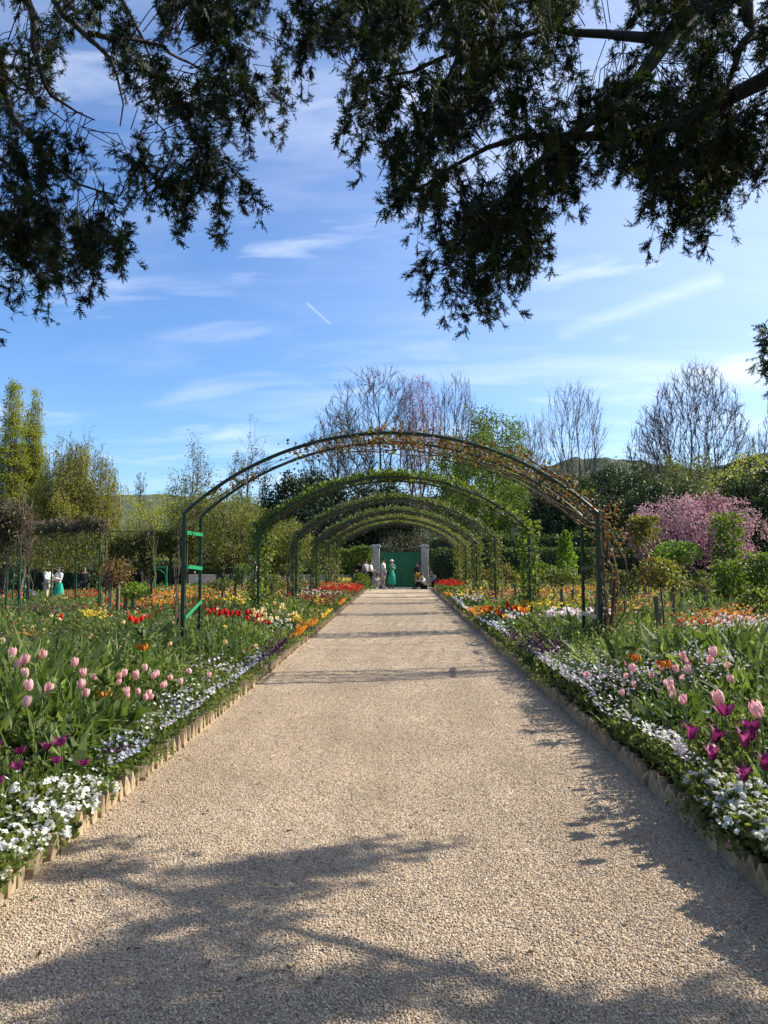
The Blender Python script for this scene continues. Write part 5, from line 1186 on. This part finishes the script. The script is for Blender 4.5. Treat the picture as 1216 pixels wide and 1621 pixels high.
# ------------------------------------------------------------------ rose pillars and shrubs of the right bed
def leafy_mass(name, label, cat, px, d, y0, y1, rx, mat, n, size, shape='column', group=None, cane=True):
    g = np.random.default_rng(int(px * 5 + y0)); x = P(px, 888, d)[0]; zb = float(gz(x, d)) + .08; zt = P(px, y0, d)[2] - zb; z1 = max(0.05, P(px, y1, d)[2] - zb); r = rx * d / F
    root = thing(name, label, cat, (x, d, zb), 0, group)
    u_ = g.random(n); a = g.uniform(0, 6.28, n); rr = r * np.sqrt(g.random(n)) * (1 + .18 * np.sin(a * 3 + u_ * 9) + .14 * np.sin(u_ * 23 + a)) * (1 + .22 * np.abs(g.normal(0, 1, n)) * (g.random(n) < .3))
    if shape == 'cone': rr *= (1 - u_) ** .6 + .1
    if shape == 'mound': rr *= np.sqrt(np.maximum(0.02, 1 - u_ ** 2))
    if shape == 'top': u_ = u_ ** .45
    s = Soup(); s.inst(WLEAF, frames(rdirs(n, .3, g), g.uniform(.65, 1.35, n) * size, g=g), np.stack([rr * np.cos(a), rr * np.sin(a), z1 + (zt - z1) * u_], -1), np.clip(g.normal(.5, .25, n), 0, 1)); s.build('foliage', mat, root)
    if cane:
        s = Soup(); k = 7; a = g.uniform(0, 6.28, k); q = np.linspace(0, 1, 6)
        pts = np.stack([np.stack([r * .45 * np.cos(a[i] + 2 * q), r * .45 * np.sin(a[i] + 2 * q), q * zt * .92], -1) for i in range(k)]) + g.normal(0, .03, (k, 6, 3)); tubes(s, pts, np.repeat(np.linspace(.02, .007, 6)[None], k, 0), 5); s.build('cane', M['cane'], root)
    return root
leafy_mass('rose_pillar', 'tall green climbing rose pillar standing against the pink cherry', 'climbing rose', 1152, 20, 812, 905, 24, M['green_leaf'], 1250, .08)
leafy_mass('rose_pillar', 'lower leafy rose pillar at the foot of the tall green one', 'climbing rose', 1158, 18.5, 888, 945, 26, M['green_leaf'], 900, .075)
leafy_mass('rose_pillar', 'rose pillar with a reddish brown head left of the cherry', 'climbing rose', 1018, 22, 818, 880, 23, M['bronze_leaf'], 1200, .08, 'top')
leafy_mass('conical_shrub', 'bright green conical shrub left of the right arch leg', 'shrub', 896, 27, 842, 900, 15, M['lime_leaf'], 1400, .085, 'cone', cane=False)
leafy_mass('rose_shrub', 'pale leaved rose bush at the right edge of the picture', 'shrub', 1206, 18, 875, 945, 20, M['green_leaf'], 700, .08)
leafy_mass('rose_shrub', 'low green shrub mound in front of the hedges right of the arches', 'shrub', 858, 34, 893, 912, 26, M['green_leaf'], 1200, .09, 'mound', cane=False)
leafy_mass('rose_shrub', 'low bushy rose left of the parasol rose', 'shrub', 1110, 22, 905, 945, 26, M['olive_leaf'], 700, .075, 'mound')
leafy_mass('rose_shrub', 'low bushy rose between the arch leg and the leaning stake', 'shrub', 985, 20, 905, 945, 24, M['olive_leaf'], 600, .075, 'mound')
leafy_mass('rose_shrub', 'rounded green bush in the bed right of the tall pillar', 'shrub', 1200, 16, 935, 968, 34, M['herb_leaf'], 900, .07, 'mound', cane=False)
leafy_mass('rose_shrub', 'tall leafy shrub beside the gate at the path end', 'shrub', 572, 41, 908, 935, 20, M['green_leaf'], 700, .10, 'mound', cane=False)

# ------------------------------------------------------------------ rose trellis in the left garden
def trellis(label, pts, ztop, rails, mat, wire='green_metal', zpost=None):
    """posts through the given ground points and rails between neighbours"""
    og = np.array([pts[0][0], pts[0][1], float(gz(pts[0][0], pts[0][1]))]); root = thing('rose_trellis', label, 'trellis', og)
    for (x, y) in pts:
        s = Soup(); g0 = float(gz(x, y)); bar(s, (x - og[0], y - og[1], g0 - og[2] - .1), (x - og[0], y - og[1], ztop - og[2]), .035, .035); s.build('post', M[mat], root)
    for (x, y), (x2, y2) in zip(pts[:-1], pts[1:]):
        for z in rails:
            s = Soup(); bar(s, (x - og[0], y - og[1], z - og[2]), (x2 - og[0], y2 - og[1], z - og[2]), .02, .02); s.build('rail', M[wire], root)
    return root
def vine_band(label, a, b, z0, z1, thick, n, nc, mat, hang=0.0, size=.07, seed=1, trunk=True, mat2=None):
    g = np.random.default_rng(seed); a = np.array(a, float); b = np.array(b, float); og = np.array([a[0], a[1], float(gz(a[0], a[1]))])
    root = thing('climbing_rose', label, 'climbing rose', og, 0, 'climbing roses on the trellis')
    def at(t, z, w_): p = a + (b - a) * t; return np.array([p[0] + g.normal(0, .02), p[1] + w_, z]) - og
    s = Soup(); cs = []
    for _ in range(nc):
        t = g.random(); z = g.uniform(z0, z1); pts = [at(t, z, g.normal(0, thick))]
        dt = g.normal(0, .10)
        for q in range(1, 6): pts.append(at(np.clip(t + dt * q / 2, -.03, 1.03), z + g.normal(0, (z1 - z0) * .35) - hang * (q / 5) ** 2 * g.random(), g.normal(0, thick)))
        cs.append(pts)
    tubes(s, np.array(cs), np.repeat(np.linspace(.010, .004, 6)[None], nc, 0), 3, g.random(nc))
    if trunk:
        for t in (.04, .96):
            x, y, _ = at(t, 0, 0) + og; pts = np.array([[x, y, float(gz(x, y)) + (z1 - float(gz(x, y))) * q] for q in np.linspace(0, .98, 7)]) - og + g.normal(0, .03, (7, 3)); tubes(s, pts, np.linspace(.035, .02, 7), 6)
            pts2 = pts + g.normal(0, .06, (7, 3)); tubes(s, pts2, np.linspace(.02, .01, 7), 5)
    s.build('cane', M['cane'], root)
    s = Soup(); t = g.random(n); z = np.where(g.random(n) < .8, g.uniform(z0, z1, n), z0 - hang * g.random(n) ** 2)
    p = a[None] + (b - a)[None] * t[:, None]; pos = np.stack([p[:, 0] + g.normal(0, .05, n), p[:, 1] + g.normal(0, thick, n), z + .12 * np.sin(t * 17)], -1) - og
    s.inst(LEAF, frames(rdirs(n, 0, g), g.uniform(.6, 1.4, n) * size, g=g), pos, g.random(n)); s.build('foliage', M[mat], root)
X17 = lambda px, d: float(P(px, 888, d)[0])
zr = lambda py_, d: float(P(600, py_, d)[2])
trellis('green metal rose trellis under the brown vine at the far left', [(X17(-70, 17), 17.0), (X17(12, 17), 17.0), (X17(32, 16.6), 16.6)], zr(842, 17), [zr(845, 17), zr(900, 17)], 'green_mid')
trellis('long green rose trellis with wires behind the standing couple', [(X17(44, 22), 22.0), (X17(82, 21), 21.0), (X17(121, 20), 20.0), (X17(158, 19), 19.0)], zr(838, 20), [zr(838, 20), zr(853, 20), zr(868, 20), zr(882, 20), zr(897, 20)], 'green_mid')
trellis('bare green trellis bay with one thin top rail', [(X17(168, 22), 22.0), (X17(241, 22), 22.0)], zr(840, 22), [zr(841, 22), zr(856, 22), zr(900, 22)], 'green_metal')
trellis('short green posts standing left of the couple', [(X17(22, 25), 25.0), (X17(40, 24.5), 24.5), (X17(46, 25), 25.0)], zr(905, 25), [], 'green_mid')
vine_band('thick brown tangled climbing rose heaped on the far left trellis', (X17(-80, 17), 17.0), (X17(40, 16.7), 16.7), zr(845, 17), zr(798, 17), .24, 4200, 260, 'brown_vine', 1.3, .075, 3)
vine_band('dry brown climbing rose along the top of the long trellis', (X17(44, 22), 22.0), (X17(164, 19), 19.0), zr(838, 20), zr(824, 20), .13, 2600, 200, 'brown_vine', .35, .07, 4)
vine_band('green climbing rose leaves threaded through the long trellis wires', (X17(44, 22), 22.0), (X17(164, 19), 19.0), zr(895, 20), zr(845, 20), .12, 3600, 60, 'apple_leaf', .1, .07, 5, False)
vine_band('thin climbing rose on the bare trellis bay', (X17(225, 22), 22.0), (X17(243, 22), 22.0), zr(905, 22), zr(842, 22), .10, 700, 40, 'olive_leaf', .1, .07, 6)
vine_band('green and brown climbing rose filling the bare trellis bay wires', (X17(168, 22), 22.0), (X17(241, 22), 22.0), zr(892, 22), zr(850, 22), .12, 2200, 60, 'olive_leaf', .1, .075, 8, False)
# little arbour
gx_ = X17(246, 30); zg = float(gz(gx_, 30)); root = thing('garden_arbour', 'small turquoise green arbour frame in the left garden', 'arbour', (gx_, 30, zg)); wv = .45
for sx in (0, wv):
    s = Soup(); bar(s, (sx, 0, -.1), (sx, 0, zr(899, 30) - zg), .05, .05); s.build('post', M['green_bright'], root)
s = Soup(); bar(s, (-.03, 0, zr(899, 30) - zg + .025), (wv + .03, 0, zr(899, 30) - zg + .025), .05, .05); s.build('lintel', M['green_bright'], root)
s = Soup(); tubes(s, np.array([[wv * .1 + wv * .85 * math.sin(t), 0, zr(899, 30) - zg - .5 + .45 * math.cos(t)] for t in np.linspace(0, 1.57, 7)]), np.full(7, .015), 4); s.build('brace', M['green_bright'], root)

# ------------------------------------------------------------------ people
SK = plain('skin', (.46, .28, .20), (.42, .25, .18), .6, .3, 6)
def cloth(name, c): return plain(name, c, tuple(x * .86 for x in c), .9, .1, 14)
C_ = {k: cloth(k + '_cloth', v) for k, v in dict(white=(.72, .70, .66), offwhite=(.58, .55, .50), beige=(.52, .42, .28), black=(.02, .02, .022), green=(.04, .34, .20), teal=(.02, .36, .25), grey=(.34, .33, .33), shorts=(.50, .45, .40), mustard=(.50, .30, .05), blue=(.04, .07, .14), pink=(.55, .20, .28), dark=(.04, .045, .05), navy=(.03, .035, .08)).items()}
HA = {k: plain(k + '_hair', v, tuple(x * .6 for x in v), .6, .4, 40) for k, v in dict(black=(.012, .010, .010), brown=(.06, .035, .02), grey=(.3, .29, .28)).items()}
def skin_mesh(verts, edges, radii, name, mat, sub=1):
    me = bpy.data.meshes.new(name); me.from_pydata([tuple(map(float, v)) for v in verts], edges, []); o = bpy.data.objects.new(name, me); col.objects.link(o)
    mo = o.modifiers.new('s', 'SKIN'); mo.use_smooth_shade = True
    for i, r in enumerate(radii): me.skin_vertices[0].data[i].radius = (r, r) if not isinstance(r, tuple) else r
    me.skin_vertices[0].data[0].use_root = True
    m2 = o.modifiers.new('d', 'SUBSURF'); m2.levels = m2.render_levels = sub
    dg = bpy.context.evaluated_depsgraph_get(); nm = bpy.data.meshes.new_from_object(o.evaluated_get(dg)); nm.name = name
    bpy.data.objects.remove(o); nm.materials.clear(); nm.materials.append(mat); nm.polygons.foreach_set('use_smooth', [True] * len(nm.polygons))
    return nm
def joints(pose):
    J = dict(pel=(0, 0, .95), spi=(0, 0, 1.15), che=(0, .01, 1.36), nec=(0, .01, 1.50), hed=(0, -.01, 1.60), top=(0, -.01, 1.70))
    for n, s in (('l', 1), ('r', -1)):
        J['sh' + n] = (.17 * s, .01, 1.42); J['el' + n] = (.22 * s, .03, 1.15); J['wr' + n] = (.23 * s, -.03, .91)
        J['hp' + n] = (.09 * s, 0, .92); J['kn' + n] = (.10 * s, -.01, .50); J['an' + n] = (.10 * s, .03, .09); J['to' + n] = (.11 * s, -.13, .04)
    if pose in ('phone', 'hold'):
        for n, s in (('l', 1), ('r', -1)): J['el' + n] = (.23 * s, -.06, 1.16); J['wr' + n] = (.06 * s, -.26, 1.26 if pose == 'phone' else 1.12)
        J['hed'] = (0, -.04, 1.595); J['top'] = (0, -.06, 1.69)
    if pose == 'oneup': J['ell'] = (.22, -.08, 1.18); J['wrl'] = (.06, -.22, 1.36)
    if pose == 'bag': J['elr'] = (-.24, .03, 1.16); J['wrr'] = (-.20, -.18, 1.02)
    if pose == 'walk': J['anl'] = (.10, -.28, .09); J['tol'] = (.11, -.44, .06); J['knl'] = (.10, -.20, .50); J['anr'] = (-.10, .26, .12); J['tor'] = (-.10, .12, .04); J['knr'] = (-.1, .05, .49)
    if pose == 'lean': J['anl'] = (.12, -.16, .09); J['tol'] = (.13, -.32, .04); J['knl'] = (.11, -.12, .50)
    if pose == 'sit':       # on the ground, knees drawn up
        dz = -.83
        for k in ('pel', 'spi', 'che', 'nec', 'hed', 'top', 'shl', 'shr', 'hpl', 'hpr'): x, y, z = J[k]; J[k] = (x, y - max(0, z - .95) * .22, z + dz)
        for n, s in (('l', 1), ('r', -1)): J['kn' + n] = (.13 * s, -.36, .46); J['an' + n] = (.12 * s, -.52, .08); J['to' + n] = (.12 * s, -.68, .04); J['el' + n] = (.24 * s, -.24, .38); J['wr' + n] = (.10 * s, -.42, .46)
    if pose == 'crouch':
        dz = -.55
        for k in ('pel', 'spi', 'che', 'nec', 'hed', 'top', 'shl', 'shr', 'hpl', 'hpr'): x, y, z = J[k]; J[k] = (x, y + .12 - max(0, z - .95) * .75, z + dz - max(0, z - .95) * .22)
        for n, s in (('l', 1), ('r', -1)): J['kn' + n] = (.12 * s, -.28, .46); J['el' + n] = (.22 * s, -.40, .50); J['wr' + n] = (.10 * s, -.55, .40)
    return {k: np.array(v) for k, v in J.items()}
def chainmesh(J, chains, rad, name, mat, hands=False, extra=1.0):
    names = []; edges = []
    for c in chains:
        for k in c:
            if k not in names: names.append(k)
        edges += [(names.index(a), names.index(b)) for a, b in zip(c[:-1], c[1:])]
    V = [J[k] for k in names]; Rr = [rad[k] * extra for k in names]
    if hands:
        for n, s in (('l', 1), ('r', -1)):
            w_ = J['wr' + n]; d = norm((w_ - J['el' + n])[None])[0]; side = norm(np.cross(d, np.array([0.2, 1, .1]))[None])[0]; nrm = np.cross(d, side)
            wi = names.index('wr' + n); pi = len(V); V.append(w_ + d * .07); Rr.append((.034, .020)); edges.append((wi, pi))
            for f, (o_, L) in enumerate(((-.030, .072), (-.010, .082), (.010, .076), (.029, .060))):
                a = len(V); V.append(w_ + d * .10 + side * o_); Rr.append(.010); edges.append((pi, a))
                b = len(V); V.append(w_ + d * (.10 + L * .55) + side * o_ * 1.15 + nrm * .012); Rr.append(.009); edges.append((a, b))
                c = len(V); V.append(w_ + d * (.10 + L * .9) + side * o_ * 1.15 + nrm * .034); Rr.append(.008); edges.append((b, c))
            a = len(V); V.append(w_ + d * .045 - side * .045 + nrm * .012); Rr.append(.012); edges.append((wi, a))
            b = len(V); V.append(w_ + d * .085 - side * .062 + nrm * .03); Rr.append(.010); edges.append((a, b))
    return skin_mesh(V, edges, Rr, name, mat)
RB_ = dict(pel=.125, spi=.115, che=.135, nec=.055, hed=.088, top=.072, shl=.062, shr=.062, ell=.042, elr=.042, wrl=.028, wrr=.028, hpl=.088, hpr=.088, knl=.058, knr=.058, anl=.038, anr=.038, tol=.034, tor=.034)
def person(label, loc, rz, pose='stand', height=1.72, top='white', bottom='beige', legs='trousers', hair='brown', hat=None, sleeves='short', group=None, bag=None, long_hair=False, fem=False):
    J = joints(pose); rad = dict(RB_)
    if fem: rad.update(che=.115, spi=.095, shl=.052, shr=.052, nec=.045)
    if fem:
        for k in ('shl', 'shr'): J[k] = J[k] * np.array([.86, 1, 1])
    root = thing('person', label, 'person', loc, rz, group); root.scale = (height / 1.77,) * 3
    body = chainmesh(J, [['pel', 'spi', 'che', 'nec', 'hed', 'top'], ['che', 'shl', 'ell', 'wrl'], ['che', 'shr', 'elr', 'wrr'], ['pel', 'hpl', 'knl', 'anl', 'tol'], ['pel', 'hpr', 'knr', 'anr', 'tor']], rad, 'body', SK, True)
    link(bpy.data.objects.new('body', body), root)
    def part(name, me): return link(bpy.data.objects.new(name, me), root)
    arms = [['che', 'shl', 'ell'], ['che', 'shr', 'elr']] if sleeves == 'short' else [['che', 'shl', 'ell', 'wrl'], ['che', 'shr', 'elr', 'wrr']]
    r2 = dict(rad); r2.update(pel=.155 if not fem else .135, spi=.14 if not fem else .112, che=.152 if not fem else .13, shl=.078, shr=.078, ell=.06, elr=.06, wrl=.043, wrr=.043)
    part('dress_top' if legs == 'dress' else 'shirt', chainmesh(J, [['pel', 'spi', 'che']] + arms, r2, 'shirt', C_[top]))
    if legs in ('trousers', 'shorts'):
        r3 = dict(rad); r3.update(pel=.145, hpl=.108, hpr=.108, knl=.078, knr=.078, anl=.062, anr=.062)
        kk = [['pel', 'hpl', 'knl', 'anl'], ['pel', 'hpr', 'knr', 'anr']] if legs == 'trousers' else [['pel', 'hpl', 'knl'], ['pel', 'hpr', 'knr']]
        part('trousers' if legs == 'trousers' else 'shorts', chainmesh(J, kk, r3, 'trousers', C_[bottom]))
    else:
        s = Soup(); n = 20; V = []; prof = [(1.06, .125), (.95, .17), (.75, .215), (.50, .255), (.26, .285 if legs == 'skirt' else .27)]
        for z, r in prof:
            for i in range(n): a = 2 * math.pi * i / n; rr = r * (1 + .07 * math.sin(a * 6 + z * 3) * (1.06 - z)); V.append((rr * math.cos(a), rr * math.sin(a) * .85, z))
        Fc = []
        for k in range(len(prof) - 1):
            for i in range(n): j = (i + 1) % n; Fc += [[k * n + i, (k + 1) * n + j, k * n + j], [k * n + i, (k + 1) * n + i, (k + 1) * n + j]]
        s.raw(V, Fc, .5, 0, True); s.build('skirt', C_[bottom], root)
    for n_ in ('l', 'r'):
        s = Soup(); a, t = J['an' + n_], J['to' + n_]; ellipsoid(s, (a + t) / 2 + np.array([0, -.01, -.02]), (.05, .125, .045), 8); s.build('shoe', C_['white' if legs == 'shorts' else 'dark'], root)
    h = (J['hed'] + J['top']) / 2 - np.array([0, 0, .0]); fwd = norm((J['hed'] - J['nec'])[None])[0]
    s = Soup(); ellipsoid(s, h + np.array([0, -.088, -.035]), (.016, .022, .026), 6)
    for sx in (-1, 1): ellipsoid(s, h + np.array([sx * .088, .005, -.02]), (.014, .022, .034), 6)
    s.build('nose_and_ears', SK, root)
    s = Soup()
    for sx in (-1, 1): ellipsoid(s, h + np.array([sx * .034, -.080, -.005]), (.013, .010, .009), 6)
    ellipsoid(s, h + np.array([0, -.080, -.078]), (.026, .008, .007), 6); s.build('eyes_and_mouth', C_['dark'], root)
    if hair:
        s = Soup(); ellipsoid(s, h + np.array([0, .022, .035]), (.098, .098, .088), 10)
        if long_hair: ellipsoid(s, h + np.array([0, .068, -.11]), (.085, .05, .17), 10)
        s.build('hair', HA[hair], root)
    if hat:
        s = Soup(); lathe(s, h + np.array([0, -.0, .045]), [(.0, .088), (.06, .082), (.098, .045), (.104, 0), (.165 if hat != 'cap' else .108, -.016), (.16 if hat != 'cap' else .1, -.024)], 16)
        if hat == 'cap': ellipsoid(s, h + np.array([0, -.125, .04]), (.075, .075, .010), 8)
        s.build('hat', C_['white' if hat != 'cap' else 'dark'], root)
    if bag:
        s = Soup(); b0 = J['hpr'] + np.array([-.14, -.02, .0]); box(s, b0 + np.array([0, 0, -.12]), (.10, .26, .27)); s.build('bag', C_[bag], root)
        s = Soup(); tubes(s, np.array([b0 + (0, 0, .14), J['shr'] + np.array([-.02, -.06, .05]), J['shr'] + np.array([.05, .02, .08]), b0 + (.02, .09, .14)]), np.full(4, .012), 4); s.build('bag_strap', C_[bag], root)
    return root
def feet(px, d): x = float(P(px, 888, d)[0]); return (x, d, float(gz(x, d)) + .02)
G1 = 'visitors by the green gate'
person('man in a dark cap, pale shirt and light shorts standing before the gate', feet(607, 44.3), math.radians(70), 'bag', 1.74, 'offwhite', 'shorts', 'shorts', 'brown', 'cap', 'long', G1)
person('woman in a white hat and long green dress facing the capped man', feet(620, 44.2), math.radians(-10), 'oneup', 1.66, 'green', 'green', 'dress', 'brown', 'sun', 'short', G1, bag='black', fem=True)
person('person in mustard yellow trousers and dark top leaning by the right pillar', feet(661, 45.2), math.radians(30), 'lean', 1.55, 'dark', 'mustard', 'trousers', 'brown', None, 'long', G1)
person('person seated on the ground in white and black at the right end of the path', feet(671, 43.6), math.radians(-60), 'sit', 1.7, 'white', 'black', 'trousers', 'black', None, 'short', G1)
person('person in a pale top bending behind the red tulips, right of the gate', feet(690, 44.6), math.radians(-50), 'crouch', 1.7, 'grey', 'dark', 'trousers', 'grey', None, 'short', G1)
person('person in grey seated on the ground beside the left pillar', feet(595, 44.6), math.radians(40), 'sit', 1.66, 'grey', 'offwhite', 'trousers', 'brown', None, 'long', G1)
person('dark haired person seated behind the capped man', feet(601, 45.2), math.radians(30), 'sit', 1.6, 'dark', 'dark', 'trousers', 'black', None, 'short', G1)
person('person in a white shirt and black trousers in the shade left of the pillar', feet(587, 44.9), math.radians(80), 'hold', 1.62, 'white', 'black', 'trousers', 'brown', None, 'short', G1)
person('person in dark clothes standing deepest in the shade left of the gate', feet(579, 45.4), math.radians(40), 'stand', 1.66, 'grey', 'black', 'trousers', 'black', None, 'short', G1)
person('person all in black in the shade beside the flower bed end', feet(569, 45.7), math.radians(-30), 'hold', 1.6, 'black', 'black', 'trousers', 'brown', None, 'long', G1)
G2 = 'visitors in the left garden'
person('man in a white shirt and beige trousers turned towards the woman in green', feet(77, 30), math.radians(75), 'hold', 1.74, 'white', 'beige', 'trousers', 'grey', None, 'long', G2)
person('woman in a white blouse and bright green skirt looking down at her hands', feet(94, 30.3), math.radians(-25), 'phone', 1.64, 'white', 'teal', 'skirt', 'black', None, 'long', G2, long_hair=True, fem=True)
person('person in dark blue crouching among the plants left of the couple', feet(56, 29), math.radians(-60), 'crouch', 1.72, 'blue', 'blue', 'trousers', 'black', None, 'long', G2)
person('person with a pink bag walking behind the flowers by the second arch', feet(403, 37), math.radians(120), 'walk', 1.74, 'white', 'offwhite', 'trousers', 'brown', None, 'short', G2, bag='pink')
person('person in white and pink far back beside the arbour', feet(231, 38), math.radians(60), 'stand', 1.66, 'white', 'pink', 'skirt', 'grey', None, 'short', G2, fem=True)
person('person in navy blue partly hidden by the red leaved standard rose', feet(171, 32), math.radians(0), 'stand', 1.7, 'navy', 'dark', 'trousers', 'black', None, 'long', G2)
person('grey haired person deep in the shade behind the trellis', feet(134, 36), math.radians(20), 'stand', 1.64, 'dark', 'dark', 'trousers', 'grey', None, 'long', G2)
